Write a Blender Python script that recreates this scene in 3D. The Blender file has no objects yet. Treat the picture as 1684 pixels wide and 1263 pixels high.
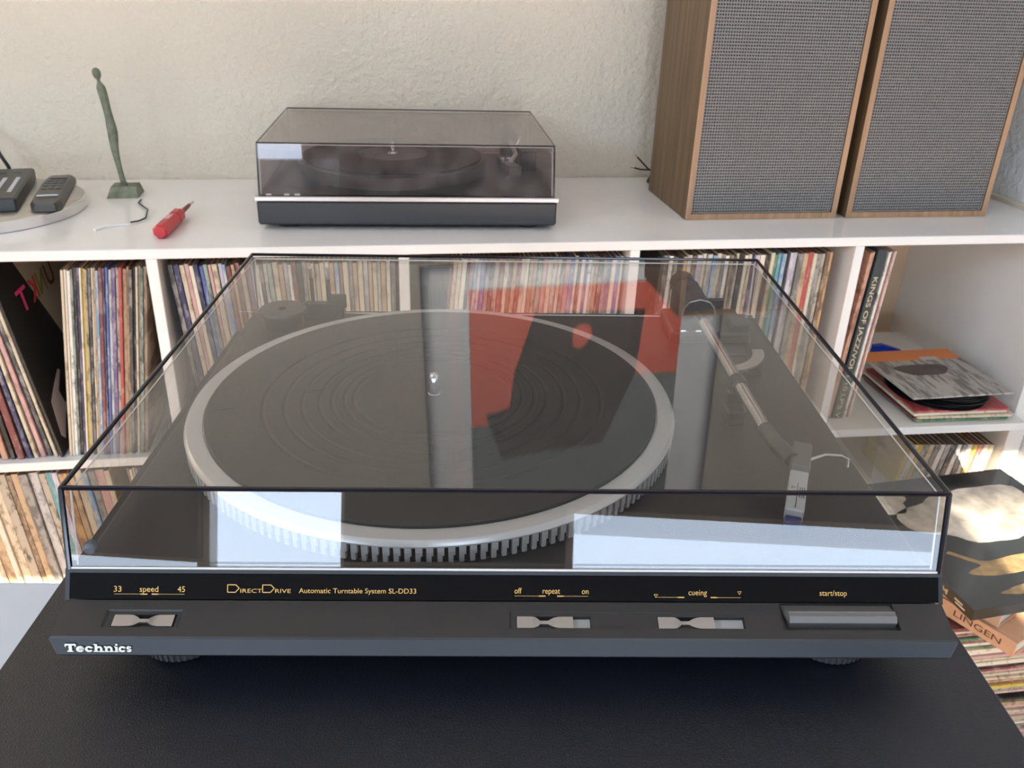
import bpy, math, random
from mathutils import Vector, Matrix, Euler
random.seed(7)
sc = bpy.context.scene
COL = sc.collection
H = 1.09                       # eye height: everything is laid out from the eye point, then stands on the floor
PI = math.pi

# ------------------------------------------------------------------ camera, sky, sun, sky portals of the added openings, exposure
CR = ((0.98755549, -0.04126346, 0.15176124), (-0.15433867, -0.4397446, 0.88476226), (0.03022783, -0.89717446, -0.44064074))
cam = bpy.data.cameras.new('camera'); camo = bpy.data.objects.new('camera', cam); COL.objects.link(camo)
m = Matrix.Identity(4)
for i in range(3):
    m[i][0] = CR[i][0]; m[i][1] = -CR[i][1]; m[i][2] = -CR[i][2]
m[2][3] = H
camo.matrix_world = m
cam.sensor_width = 36; cam.lens = 36 * 1414 / 1684; cam.clip_start = 0.01
cam.dof.use_dof = True; cam.dof.focus_distance = 0.48; cam.dof.aperture_fstop = 32
sc.camera = camo

SLOPE, DXY = 0.2154, 0.06
w = bpy.data.worlds.new('sky'); sc.world = w; w.use_nodes = True
bg = w.node_tree.nodes['Background']
bg.inputs[0].default_value = (0.66, 0.80, 1.0, 1); bg.inputs[1].default_value = 17.0
sun = bpy.data.lights.new('sun', 'SUN'); suno = bpy.data.objects.new('sun', sun); COL.objects.link(suno)
sun.energy = 46.0; sun.angle = 0.0093; sun.color = (1.0, 0.87, 0.69)
suno.rotation_euler = Vector((DXY, 1, -SLOPE)).to_track_quat('-Z', 'Y').to_euler()
suno.location = (0, -4, 3)
# openings guessed and added to steer sun, fill and reflections: those of the rear wall (x0,x1,z0,z1, eye-relative) and of the left wall (y0,y1,z0,z1)
REAR_Y = -1.6
OPEN = [(-0.131, 0.553, 0.838, 1.5), (-1.10, -0.66, -0.98, -0.31), (0.72, 1.06, -0.34, -0.17), (-0.03, 1.16, -0.98, -0.645), (-0.60, 0.66, -0.50, -0.27), (-2.15, -1.10, -0.56, -0.28), (-2.15, -1.10, -1.0, -0.85), (-2.25, -1.60, 0.5, 1.35)]
LOPEN = (-1.4, -0.1, 0.3, 1.15)  # left opening added for broader fill light
LEFT_X = -2.3
CEIL = 1.62
def portal(name, loc, rot, sx, sy):
    l = bpy.data.lights.new(name, 'AREA'); o = bpy.data.objects.new(name, l); COL.objects.link(o)
    l.shape = 'RECTANGLE'; l.size = sx; l.size_y = sy; l.cycles.is_portal = True
    o.location = loc; o.rotation_euler = rot
for (x0, x1, z0, z1) in OPEN:
    portal('window_light', ((x0+x1)/2, REAR_Y-0.11, (z0+z1)/2+H), (PI/2, 0, 0), x1-x0, z1-z0)  # sky portal in each added opening
portal('window_light', (LEFT_X-0.11, (LOPEN[0]+LOPEN[1])/2, (LOPEN[2]+LOPEN[3])/2+H), (PI/2, 0, -PI/2), LOPEN[1]-LOPEN[0], LOPEN[3]-LOPEN[2])
sc.view_settings.view_transform = 'Standard'; sc.view_settings.look = 'None'
sc.view_settings.exposure = -0.42; sc.view_settings.gamma = 1.0; sc.view_settings.use_curve_mapping = False
try:
    sc.cycles.max_bounces = 14; sc.cycles.transparent_max_bounces = 24; sc.cycles.diffuse_bounces = 6
    sc.cycles.glossy_bounces = 6; sc.cycles.sample_clamp_indirect = 6
except Exception: pass

# ------------------------------------------------------------------ materials
def srgb(c):
    return tuple(((v/255)/12.92 if v/255 <= 0.04045 else ((v/255+0.055)/1.055)**2.4) for v in c)
MATS = {}
def nodes(name):
    mt = bpy.data.materials.new(name); mt.use_nodes = True
    nt = mt.node_tree; return mt, nt, nt.nodes, nt.links, nt.nodes['Principled BSDF']
def mat(name, col, rough=0.5, metal=0.0, spec=0.5, coat=0.0, var=0.0, vscale=20.0, vstretch=(1,1,1), bump=0.0, bscale=200.0, bdist=0.001, coat_rough=0.03, aniso=0.0):
    if name in MATS: return MATS[name]
    mt, nt, N, L, P = nodes(name)
    c = tuple(col) + (1,)
    P.inputs['Roughness'].default_value = rough; P.inputs['Metallic'].default_value = metal
    P.inputs['Specular IOR Level'].default_value = spec; P.inputs['Coat Weight'].default_value = coat
    P.inputs['Coat Roughness'].default_value = coat_rough
    tc = N.new('ShaderNodeTexCoord'); mp = N.new('ShaderNodeMapping'); mp.inputs['Scale'].default_value = vstretch
    L.new(tc.outputs['Object'], mp.inputs['Vector'])
    nz = N.new('ShaderNodeTexNoise'); nz.inputs['Scale'].default_value = vscale; nz.inputs['Detail'].default_value = 6
    L.new(mp.outputs[0], nz.inputs['Vector'])
    rp = N.new('ShaderNodeValToRGB')
    v = max(var, 0.02)
    rp.color_ramp.elements[0].position = 0.3; rp.color_ramp.elements[1].position = 0.7
    rp.color_ramp.elements[0].color = tuple(x*(1-v) for x in col) + (1,); rp.color_ramp.elements[1].color = tuple(min(1, x*(1+v)) for x in col) + (1,)
    L.new(nz.outputs['Fac'], rp.inputs[0]); L.new(rp.outputs[0], P.inputs['Base Color'])
    if bump > 0:
        n2 = N.new('ShaderNodeTexNoise'); n2.inputs['Scale'].default_value = bscale; n2.inputs['Detail'].default_value = 4
        L.new(tc.outputs['Object'], n2.inputs['Vector'])
        b = N.new('ShaderNodeBump'); b.inputs['Strength'].default_value = bump; b.inputs['Distance'].default_value = bdist
        L.new(n2.outputs['Fac'], b.inputs['Height']); L.new(b.outputs[0], P.inputs['Normal'])
    MATS[name] = mt; return mt
def wood(name, c1, c2, axis='Z', rough=0.45, scale=1.0):
    mt, nt, N, L, P = nodes(name)
    tc = N.new('ShaderNodeTexCoord'); mp = N.new('ShaderNodeMapping')
    s = {'Z': (60, 60, 2.0), 'X': (2.0, 60, 60), 'Y': (60, 2.0, 60)}[axis]
    mp.inputs['Scale'].default_value = tuple(v*scale for v in s)
    L.new(tc.outputs['Object'], mp.inputs[0])
    nz = N.new('ShaderNodeTexNoise'); nz.inputs['Scale'].default_value = 1.6; nz.inputs['Detail'].default_value = 8; nz.inputs['Distortion'].default_value = 0.6
    L.new(mp.outputs[0], nz.inputs['Vector'])
    rp = N.new('ShaderNodeValToRGB'); rp.color_ramp.elements[0].position = 0.32; rp.color_ramp.elements[1].position = 0.68
    rp.color_ramp.elements[0].color = c1 + (1,); rp.color_ramp.elements[1].color = c2 + (1,)
    L.new(nz.outputs['Fac'], rp.inputs[0]); L.new(rp.outputs[0], P.inputs['Base Color'])
    P.inputs['Roughness'].default_value = rough
    b = N.new('ShaderNodeBump'); b.inputs['Strength'].default_value = 0.1; b.inputs['Distance'].default_value = 0.0005
    L.new(nz.outputs['Fac'], b.inputs['Height']); L.new(b.outputs[0], P.inputs['Normal'])
    return mt
def acrylic(name, tint, rough=0.0, f0=0.04, dust=0.0):  # dust: diffuse haze; on the smoked cover it stands in for reflected wall light
    """clear sheet: straight transmission with a tint, mirror reflection growing towards grazing angles"""
    mt, nt, N, L, P = nodes(name); N.remove(P)
    out = N['Material Output']
    lw = N.new('ShaderNodeLayerWeight'); lw.inputs['Blend'].default_value = 0.5
    pw = N.new('ShaderNodeMath'); pw.operation = 'POWER'; pw.inputs[1].default_value = 5.0
    L.new(lw.outputs['Facing'], pw.inputs[0])
    mu = N.new('ShaderNodeMath'); mu.operation = 'MULTIPLY_ADD'; mu.inputs[1].default_value = 1-f0; mu.inputs[2].default_value = f0
    L.new(pw.outputs[0], mu.inputs[0])
    tr = N.new('ShaderNodeBsdfTransparent'); tr.inputs[0].default_value = tuple(tint) + (1,)
    gl = N.new('ShaderNodeBsdfGlossy'); gl.inputs['Roughness'].default_value = rough
    mx = N.new('ShaderNodeMixShader')
    L.new(mu.outputs[0], mx.inputs[0]); L.new(tr.outputs[0], mx.inputs[1]); L.new(gl.outputs[0], mx.inputs[2])
    last = mx
    if dust > 0:
        df = N.new('ShaderNodeBsdfDiffuse'); df.inputs[0].default_value = (0.75, 0.74, 0.72, 1)
        tc = N.new('ShaderNodeTexCoord'); nz = N.new('ShaderNodeTexNoise'); nz.inputs['Scale'].default_value = 30; nz.inputs['Detail'].default_value = 8
        L.new(tc.outputs['Object'], nz.inputs['Vector'])
        mr = N.new('ShaderNodeMapRange'); mr.inputs[1].default_value = 0.35; mr.inputs[2].default_value = 0.7; mr.inputs[3].default_value = dust*0.4; mr.inputs[4].default_value = dust*1.4
        L.new(nz.outputs['Fac'], mr.inputs[0])
        m2 = N.new('ShaderNodeMixShader'); L.new(mr.outputs[0], m2.inputs[0]); L.new(mx.outputs[0], m2.inputs[1]); L.new(df.outputs[0], m2.inputs[2]); last = m2
    L.new(last.outputs[0], out.inputs[0]); return mt
def spine(name, c1, c2, amount=0.35, along='Z', rough=0.5):
    """printed card: base colour with flecks of print, different on every copy"""
    if name in MATS: return MATS[name]
    mt, nt, N, L, P = nodes(name)
    tc = N.new('ShaderNodeTexCoord'); oi = N.new('ShaderNodeObjectInfo')
    mp = N.new('ShaderNodeMapping'); mp.inputs['Scale'].default_value = (90, 14, 38) if along == 'Z' else (38, 14, 90)
    L.new(tc.outputs['Object'], mp.inputs[0])
    mu = N.new('ShaderNodeVectorMath'); mu.operation = 'SCALE'; mu.inputs[0].default_value = (37, 51, 73)
    L.new(oi.outputs['Random'], mu.inputs['Scale'])
    ad = N.new('ShaderNodeVectorMath'); ad.operation = 'ADD'; L.new(mp.outputs[0], ad.inputs[0]); L.new(mu.outputs[0], ad.inputs[1])
    nz = N.new('ShaderNodeTexNoise'); nz.inputs['Scale'].default_value = 1.0; nz.inputs['Detail'].default_value = 6; nz.inputs['Roughness'].default_value = 0.7
    L.new(ad.outputs[0], nz.inputs['Vector'])
    rp = N.new('ShaderNodeValToRGB'); rp.color_ramp.elements[0].position = 0.64-amount*0.4; rp.color_ramp.elements[1].position = 0.70-amount*0.4+0.05
    rp.color_ramp.elements[0].color = c1 + (1,); rp.color_ramp.elements[1].color = c2 + (1,)
    L.new(nz.outputs['Fac'], rp.inputs[0]); L.new(rp.outputs[0], P.inputs['Base Color'])
    P.inputs['Roughness'].default_value = rough
    MATS[name] = mt; return mt

# ------------------------------------------------------------------ mesh helpers
class MB:
    def __init__(s): s.v = []; s.f = []; s.mi = []
    def add(s, vs, fs, mi=0):
        b = len(s.v); s.v += [tuple(p) for p in vs]; s.f += [tuple(b+i for i in f) for f in fs]; s.mi += [mi]*len(fs); return s
    def box(s, x0, x1, y0, y1, z0, z1, mi=0, M=None):
        vs = [Vector(p) for p in ((x0,y0,z0),(x1,y0,z0),(x1,y1,z0),(x0,y1,z0),(x0,y0,z1),(x1,y0,z1),(x1,y1,z1),(x0,y1,z1))]
        if M is not None: vs = [M @ p for p in vs]
        return s.add(vs, [(3,2,1,0),(4,5,6,7),(0,1,5,4),(1,2,6,5),(2,3,7,6),(3,0,4,7)], mi)
    def bbox(s, x0, x1, y0, y1, z0, z1, b, mi=0, M=None):
        """box with chamfered edges"""
        vs = []; idx = {}
        X = (x0, x1); Y = (y0, y1); Z = (z0, z1)
        sg = (1, -1)
        for i in (0,1):
            for j in (0,1):
                for k in (0,1):
                    for ax in range(3):
                        p = [X[i]+sg[i]*b, Y[j]+sg[j]*b, Z[k]+sg[k]*b]
                        p[ax] = (X[i], Y[j], Z[k])[ax]
                        idx[(i,j,k,ax)] = len(vs); vs.append(Vector(p))
        fs = []
        def q(*a): fs.append(tuple(idx[t] for t in a))
        q((0,0,0,0),(0,0,1,0),(0,1,1,0),(0,1,0,0)); q((1,0,0,0),(1,1,0,0),(1,1,1,0),(1,0,1,0))
        q((0,0,0,1),(1,0,0,1),(1,0,1,1),(0,0,1,1)); q((0,1,0,1),(0,1,1,1),(1,1,1,1),(1,1,0,1))
        q((0,0,0,2),(0,1,0,2),(1,1,0,2),(1,0,0,2)); q((0,0,1,2),(1,0,1,2),(1,1,1,2),(0,1,1,2))
        for i in (0,1):
            for j in (0,1):
                q((i,j,0,0),(i,j,1,0),(i,j,1,1),(i,j,0,1))
                q((i,0,j,0),(i,1,j,0),(i,1,j,2),(i,0,j,2))
                q((0,i,j,1),(1,i,j,1),(1,i,j,2),(0,i,j,2))
                for k in (0,1): q((i,j,k,0),(i,j,k,1),(i,j,k,2))
        if M is not None: vs = [M @ p for p in vs]
        return s.add(vs, fs, mi)
    def lathe(s, prof, n=48, c=(0,0,0), mi=0, M=None, cap0=True, cap1=True):
        vs = []
        for (r, z) in prof:
            for i in range(n):
                a = 2*PI*i/n; p = Vector((c[0]+r*math.cos(a), c[1]+r*math.sin(a), c[2]+z)); vs.append(M @ p if M is not None else p)
        fs = []
        for k in range(len(prof)-1):
            for i in range(n):
                j = (i+1) % n; fs.append((k*n+i, k*n+j, (k+1)*n+j, (k+1)*n+i))
        if cap0: fs.append(tuple(reversed(range(n))))
        if cap1: fs.append(tuple((len(prof)-1)*n+i for i in range(n)))
        return s.add(vs, fs, mi)
    def tube(s, pts, r, n=10, mi=0, flat=1.0, caps=True):
        pts = [Vector(p) for p in pts]; rs = r if isinstance(r, (list, tuple)) else [r]*len(pts)
        vs = []; prev = None
        for i, p in enumerate(pts):
            d = (pts[min(i+1, len(pts)-1)] - pts[max(i-1, 0)]).normalized()
            u = Vector((1,0,0)) if prev is None else prev
            if prev is None and abs(d.x) > 0.9: u = Vector((0,1,0))
            u = (u - d*u.dot(d)).normalized(); prev = u; v = d.cross(u)
            for k in range(n):
                a = 2*PI*k/n; vs.append(p + u*(rs[i]*math.cos(a)) + v*(rs[i]*flat*math.sin(a)))
        fs = []
        for i in range(len(pts)-1):
            for k in range(n):
                j = (k+1) % n; fs.append((i*n+k, i*n+j, (i+1)*n+j, (i+1)*n+k))
        if caps: fs.append(tuple(reversed(range(n)))); fs.append(tuple((len(pts)-1)*n+k for k in range(n)))
        return s.add(vs, fs, mi)
    def prism(s, poly, h0, h1, axis='z', mi=0, M=None):
        n = len(poly)
        def pt(a, b, h): return Vector((a, b, h)) if axis == 'z' else (Vector((h, a, b)) if axis == 'x' else Vector((a, h, b)))
        vs = [pt(a, b, h0) for a, b in poly] + [pt(a, b, h1) for a, b in poly]
        if M is not None: vs = [M @ p for p in vs]
        fs = [tuple(reversed(range(n))), tuple(range(n, 2*n))] + [(i, (i+1) % n, n+(i+1) % n, n+i) for i in range(n)]
        return s.add(vs, fs, mi)
    def build(s, name, mats, parent=None, smooth=0.0):
        me = bpy.data.meshes.new(name); me.from_pydata(s.v, [], s.f)
        if not isinstance(mats, (list, tuple)): mats = [mats]
        for mm in mats: me.materials.append(mm)
        if len(mats) > 1: me.polygons.foreach_set('material_index', s.mi)
        me.validate(); 
        import bmesh
        bm = bmesh.new(); bm.from_mesh(me); bmesh.ops.recalc_face_normals(bm, faces=bm.faces); bm.to_mesh(me); bm.free()
        if smooth > 0:
            me.polygons.foreach_set('use_smooth', [True]*len(me.polygons))
            me.set_sharp_from_angle(angle=smooth)
        o = bpy.data.objects.new(name, me); COL.objects.link(o)
        if parent is not None: o.parent = parent
        return o
SM = math.radians(40)
def tag(o, label, cat, group=None):
    o['label'] = label; o['category'] = cat
    if group: o['group'] = group
    return o
def thing(name, label, cat, loc=(0,0,0), rot=(0,0,0), group=None):
    o = bpy.data.objects.new(name, None); COL.objects.link(o); o.location = loc; o.rotation_euler = rot
    o.empty_display_size = 0.05
    return tag(o, label, cat, group)
def struct(o): o['kind'] = 'structure'; return o
DG = None
def text_mesh(s, x0, x1, t0, h, place, thick=0.00012, wscale=None, mirror=False, bold=0.0):
    """lettering laid on a surface; place(x, t, n) gives the point"""
    cu = bpy.data.curves.new('t', 'FONT'); cu.body = s; cu.extrude = 0; cu.offset = bold; cu.resolution_u = 4
    o = bpy.data.objects.new('t', cu); COL.objects.link(o); bpy.context.view_layer.update()
    me = bpy.data.meshes.new_from_object(o.evaluated_get(bpy.context.evaluated_depsgraph_get()))
    xs = [v.co.x for v in me.vertices]; ys = [v.co.y for v in me.vertices]
    a, b = min(xs), max(xs); lo, hi = min(ys), max(ys)
    cap = 0.729 if not any(c in s for c in 'x_') else 0.7
    ky = h/cap; kx = (x1-x0)/(b-a)
    vs = [place((x0+(v.co.x-a)*kx) if not mirror else (x1-(v.co.x-a)*kx), t0+v.co.y*ky, thick) for v in me.vertices]
    fs = [tuple(p.vertices) for p in me.polygons]
    bpy.data.objects.remove(o); bpy.data.meshes.remove(me); bpy.data.curves.remove(cu)
    return vs, fs

# colours
M_white = mat('white_laminate', (0.80, 0.785, 0.75), 0.22, coat=0.25, coat_rough=0.06)
M_white_matt = mat('white_board', (0.78, 0.77, 0.74), 0.5)
M_plinth = mat('black_satin_plastic', (0.018, 0.018, 0.019), 0.42, var=0.05, bump=0.05, bscale=1500, bdist=0.0002)
M_panel = mat('charcoal_satin_paint', (0.021, 0.020, 0.019), 0.42, var=0.04)
M_deck = mat('black_deck_plastic', (0.016, 0.016, 0.018), 0.38)
M_gloss = mat('black_gloss_acrylic', (0.006, 0.006, 0.007), 0.06)
M_gold = mat('gold_print', srgb((214, 168, 88)), 0.5)
M_alu = mat('brushed_aluminium', (0.62, 0.61, 0.59), 0.33, 1.0, var=0.05, vscale=60)
M_alu_matt = mat('matt_aluminium', (0.60, 0.59, 0.56), 0.55, 0.6)
M_tube = mat('polished_arm_tube', (0.60, 0.59, 0.57), 0.16, 1.0)
M_chrome = mat('polished_steel', (0.75, 0.75, 0.76), 0.12, 1.0)
M_rubber = mat('black_rubber', (0.030, 0.030, 0.030), 0.55, bump=0.05, bscale=900, bdist=0.0002)
M_dark = mat('dark_plastic', (0.022, 0.022, 0.024), 0.35)
M_switch = mat('satin_grey_metal', (0.42, 0.40, 0.38), 0.28, 0.9)
M_edge = mat('dark_polished_edge', (0.008, 0.006, 0.010), 0.12)  # dark colour stands in for refraction at the clear sheet's corners
M_highlight = mat('bright_acrylic_rim', (0.72, 0.68, 0.64), 0.2)  # pale strips paint the highlights along the acrylic edges
M_cover = acrylic('clear_smoked_acrylic', (0.925, 0.92, 0.91), dust=0.004, f0=0.054)
M_smoke = acrylic('smoked_brown_acrylic', (0.88, 0.845, 0.845), dust=0.045)  # diffuse haze stands in for wall light reflected in the cover
M_leather = mat('black_leatherette', (0.007, 0.009, 0.015), 0.42, var=0.1, bump=0.45, bscale=1050, bdist=0.0009)
M_brownedge = mat('brown_edge_band', srgb((120, 88, 62)), 0.5)
M_black = mat('black_card', (0.012, 0.012, 0.013), 0.3)

# ------------------------------------------------------------------ the room
YB = 1.69; XR = 1.205
M_wall = mat('cream_plaster', (0.66, 0.59, 0.47), 0.9, var=0.03, vscale=6, bump=0.5, bscale=95, bdist=0.010)
M_wallr = mat('white_plaster', (0.84, 0.85, 0.84), 0.9, var=0.02, vscale=6, bump=0.45, bscale=95, bdist=0.009)
M_floor = wood('oak_floor', (0.60, 0.34, 0.15), (0.76, 0.48, 0.25), 'X', 0.5)
struct(MB().box(LEFT_X, XR, YB, YB+0.12, -H, CEIL).build('wall_back', M_wall))
struct(MB().box(XR, XR+0.12, REAR_Y, YB+0.12, -H, CEIL).build('wall_right', M_wallr))
lw_ = MB(); y0, y1, z0, z1 = LOPEN
for b in ((REAR_Y, y0, -H, CEIL), (y1, YB+0.12, -H, CEIL), (y0, y1, -H, z0), (y0, y1, z1, CEIL)): lw_.box(LEFT_X-0.1, LEFT_X, *b)
struct(lw_.build('wall_left', M_wall))
# rear wall pieced around the added openings
xs = sorted({LEFT_X-0.1, XR+0.12, *[o[0] for o in OPEN], *[o[1] for o in OPEN]}); zs = sorted({-H, CEIL, *[o[2] for o in OPEN], *[o[3] for o in OPEN]})
rw = MB()
for i in range(len(xs)-1):
    for k in range(len(zs)-1):
        cx, cz = (xs[i]+xs[i+1])/2, (zs[k]+zs[k+1])/2
        if any(a < cx < b and c < cz < d for a, b, c, d in OPEN): continue
        rw.box(xs[i], xs[i+1], REAR_Y-0.1, REAR_Y, zs[k], zs[k+1])
struct(rw.build('wall_rear', mat('dark_grey_paint', (0.07, 0.066, 0.06), 0.9)))  # darkened to stand in for backlit shade and a dark figure in reflections
fl = struct(MB().box(LEFT_X-0.1, XR+0.12, REAR_Y-0.1, YB+0.12, -H-0.06, -H).build('floor', M_floor))
struct(MB().box(LEFT_X-0.1, XR+0.12, REAR_Y-0.1, YB+0.12, CEIL, CEIL+0.08).build('ceiling', mat('white_ceiling', (0.80, 0.82, 0.84), 0.9)))
for k, (x0, x1, z0, z1) in enumerate(OPEN):
    f = MB(); t = 0.02
    f.box(x0, x0+t, REAR_Y-0.08, REAR_Y-0.03, z0, z1); f.box(x1-t, x1, REAR_Y-0.08, REAR_Y-0.03, z0, z1)
    f.box(x0, x1, REAR_Y-0.08, REAR_Y-0.03, z0, z0+t); f.box(x0, x1, REAR_Y-0.08, REAR_Y-0.03, z1-t, z1)
    struct(f.build('window_%d' % (k+1), M_white_matt))  # frame of an unseen opening added to steer sun and fill

# ------------------------------------------------------------------ the record shelf
YF = 1.25; TT, TBOT = -0.384, -0.399
shelf = thing('record_shelf', 'long white record shelf with open cubes, standing against the cream wall', 'shelf', (0, YF, -H))
def SP(mb, name, mt=M_white): 
    o = mb.build(name, mt, shelf); o.location = (0, -YF, H); return o
SP(MB().bbox(-1.5, XR-0.001, YF, YB-0.003, TBOT, TT, 0.0012), 'top_board')
SP(MB().box(1.187, XR-0.001, YF+0.01, YB-0.003, TT, TT+0.008), 'end_strip', mat('cream_strip', (0.66, 0.60, 0.48), 0.5))
DIV = [-0.6765, -0.317, 0.0435, 0.403, 0.783]
for x in DIV: SP(MB().bbox(x-0.008, x+0.008, YF, YB-0.012, -1.066, TBOT, 0.001), 'divider')
SP(MB().bbox(1.168, XR-0.002, YF, YB-0.012, -H, TBOT, 0.001), 'side_panel')
SP(MB().bbox(-1.5, -1.48, YF, YB-0.012, -H, TBOT, 0.001), 'side_panel')
cells = [(-1.48, DIV[0])] + [(DIV[i], DIV[i+1]) for i in range(4)]
for a, b in cells: SP(MB().bbox(a+0.008, b-0.008, YF, YB-0.012, -0.7403, -0.7253, 0.001), 'shelf_board')
SP(MB().bbox(-1.48, 1.168, YF, YB-0.012, -H, -1.066, 0.001), 'base_board')
SP(MB().box(-1.5, XR-0.002, YB-0.012, YB-0.003, -H, TBOT), 'back_panel', mat('back_board', (0.60, 0.42, 0.27), 0.5))  # brown puts the right cube's warm bounced light into the colour
SP(MB().bbox(-0.19, 0.19, -0.215, 0.215, -0.0075, 0.0075, 0.001, M=Matrix.Translation((0.978, 1.43, -0.7333)) @ Matrix.Rotation(math.radians(-1.5), 4, 'Z')), 'loose_shelf_board')
SP(MB().bbox(0.791, 1.168, YF+0.005, YB-0.012, -0.905, -0.893, 0.001), 'low_shelf_board')
SP(MB().lathe([(0.004, 0), (0.004, 0.0012)], 12, M=Matrix.Translation((0.955, 1.6765, -0.66)) @ Matrix.Rotation(PI/2, 4, 'X')), 'screw_cap', mat('tan_cap', (0.35, 0.2, 0.1), 0.5))

# ------------------------------------------------------------------ records
PAL = {
 'cream': ((0.62,0.52,0.36),(0.30,0.22,0.13),0.2), 'ivory': ((0.72,0.65,0.50),(0.45,0.38,0.25),0.12), 'white': ((0.74,0.71,0.64),(0.25,0.24,0.24),0.18),
 'tan': ((0.50,0.34,0.19),(0.28,0.17,0.08),0.25), 'orange tan': ((0.55,0.30,0.11),(0.25,0.12,0.05),0.3), 'brown': ((0.15,0.085,0.05),(0.34,0.24,0.15),0.35),
 'black': ((0.012,0.011,0.012),(0.16,0.14,0.12),0.15), 'charcoal': ((0.05,0.05,0.055),(0.26,0.24,0.22),0.3), 'grey': ((0.30,0.29,0.27),(0.12,0.12,0.12),0.35),
 'pale grey': ((0.50,0.49,0.47),(0.25,0.25,0.26),0.3), 'navy': ((0.025,0.03,0.10),(0.22,0.20,0.28),0.22), 'blue': ((0.06,0.13,0.42),(0.30,0.36,0.55),0.25),
 'sky blue': ((0.11,0.30,0.52),(0.45,0.48,0.50),0.3), 'teal': ((0.06,0.30,0.34),(0.25,0.42,0.42),0.25), 'green': ((0.05,0.22,0.10),(0.25,0.34,0.2),0.25),
 'sage': ((0.30,0.38,0.31),(0.08,0.12,0.11),0.35), 'red': ((0.50,0.035,0.045),(0.55,0.25,0.2),0.15), 'maroon': ((0.20,0.035,0.04),(0.33,0.17,0.14),0.25),
 'pink': ((0.60,0.33,0.30),(0.42,0.2,0.2),0.25), 'lilac': ((0.52,0.48,0.58),(0.33,0.3,0.42),0.3), 'purple': ((0.12,0.07,0.22),(0.32,0.25,0.38),0.3),
 'yellow': ((0.66,0.46,0.03),(0.33,0.2,0.02),0.15), 'salmon': ((0.58,0.27,0.17),(0.3,0.1,0.06),0.25), 'speckled dark': ((0.06,0.055,0.05),(0.42,0.36,0.27),0.55),
}
def dull(c, k=0.22):
    g = (c[0]+c[1]+c[2])/3; return tuple(v*(1-k)+w_*k for v, w_ in zip(c, (g*1.1+0.02, g+0.016, g*0.85+0.01)))
PAL = {k: (dull(a), dull(b), c+0.12) for k, (a, b, c) in PAL.items()}
SP_MATS = {k: spine('card_'+k.replace(' ', '_'), *v) for k, v in PAL.items()}
M_cardtop = mat('card_edge_brown', (0.10, 0.065, 0.045), 0.8, var=0.4, vscale=90)
ONES = ['zeroth','first','second','third','fourth','fifth','sixth','seventh','eighth','ninth','tenth','eleventh','twelfth','thirteenth','fourteenth','fifteenth','sixteenth','seventeenth','eighteenth','nineteenth']
TENS = {2:'twent',3:'thirt',4:'fort',5:'fift',6:'sixt',7:'sevent'}
CARD = {2:'twenty',3:'thirty',4:'forty',5:'fifty',6:'sixty',7:'seventy'}
def ordinal(n):
    if n < 20: return ONES[n]
    return TENS[n//10]+'ieth' if n % 10 == 0 else CARD[n//10]+'-'+ONES[n % 10]
REC = {}
def record(colour, x, y, z, t, lean=0.0, h=0.313, d=0.313, yaw=0.0, label='', group=None, flat=False, cat='record', name='record_sleeve'):
    """upright sleeve: origin at the middle of its bottom front edge"""
    key = (colour, round(t, 4), round(h, 3), round(d, 3), flat)
    if key not in REC:
        b = MB(); c = min(0.0007, t*0.25)
        if not flat: b.bbox(-t/2, t/2, 0, d, 0, h, c)
        else: b.bbox(0, h, 0, d, 0, t, c)
        me_o = b.build(name, [SP_MATS[colour], M_cardtop])
        me = me_o.data
        if not flat:
            for p in me.polygons:
                if p.normal.z > 0.9: p.material_index = 1
        REC[key] = me; o = me_o
    else:
        o = bpy.data.objects.new(name, REC[key]); COL.objects.link(o)
    o.location = (x, y, z); o.rotation_euler = (0, lean, yaw)
    return tag(o, label, cat, group)
def row(colours, x0, x1, z, lean0, lean1, where, group, y=1.262, ref='from the left', tvar=0.3, hole=None):
    n = len(colours); ws = [1+random.uniform(-tvar, tvar) for _ in colours]; k = (x1-x0)/sum(ws)
    x = x0; out = []
    for i, (c, wd) in enumerate(zip(colours, ws)):
        f = (i+0.5)/n; ln = math.radians(lean0+(lean1-lean0)*f); t = wd*k*math.cos(ln)*0.93-max(0, math.radians(lean0-lean1)/n*0.315)
        t = round(t*5000)/5000
        hh = 0.3125+random.choice((-0.003, -0.001, 0, 0.001)); 
        record(c, x+wd*k/2, y+random.uniform(0, 0.006), z+abs(t/2*math.sin(ln))+0.0003, t, ln, hh, 0.313, 0,
               'record sleeve with %s spine, %s %s %s' % (('an ' if c[0] in 'aeiou' else 'a ')+c, ordinal(i+1), ref, where), group)
        x += wd*k
SH = -0.7253
A = ['cream','ivory','white','sage','black','navy','ivory','yellow','speckled dark','charcoal','cream','tan','sky blue','maroon','navy','blue','pale grey','purple','speckled dark','red','tan','orange tan','charcoal','black','cream','speckled dark','sage','brown']
row(A, -0.490, -0.3715, SH, 8, 8, 'in the tilted left-cube block', 'records upright in the left cube')
LL = ['red','cream','sky blue','charcoal','salmon','black','maroon','navy','cream','pink','charcoal','cream']
row(LL, -0.632, -0.506, SH, -1, -7.5, 'of the left-leaning left-cube stack', 'records leaning left in the left cube')
def pal(n, seed, base):
    r = random.Random(seed); out = []
    for i in range(n):
        c = r.choice(base)
        while out and c == out[-1]: c = r.choice(base)
        out.append(c)
    return out
MIX = ['cream','ivory','tan','white','grey','pale grey','charcoal','brown','speckled dark','black','navy','blue','sky blue','pink','maroon','sage','pale grey','cream','ivory','tan','cream','white','speckled dark','grey']
Bc = ['charcoal','navy','cream','pink','ivory','navy','blue','sage','pink','cream','lilac','sky blue','maroon','tan'] + pal(34, 11, MIX)
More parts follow.
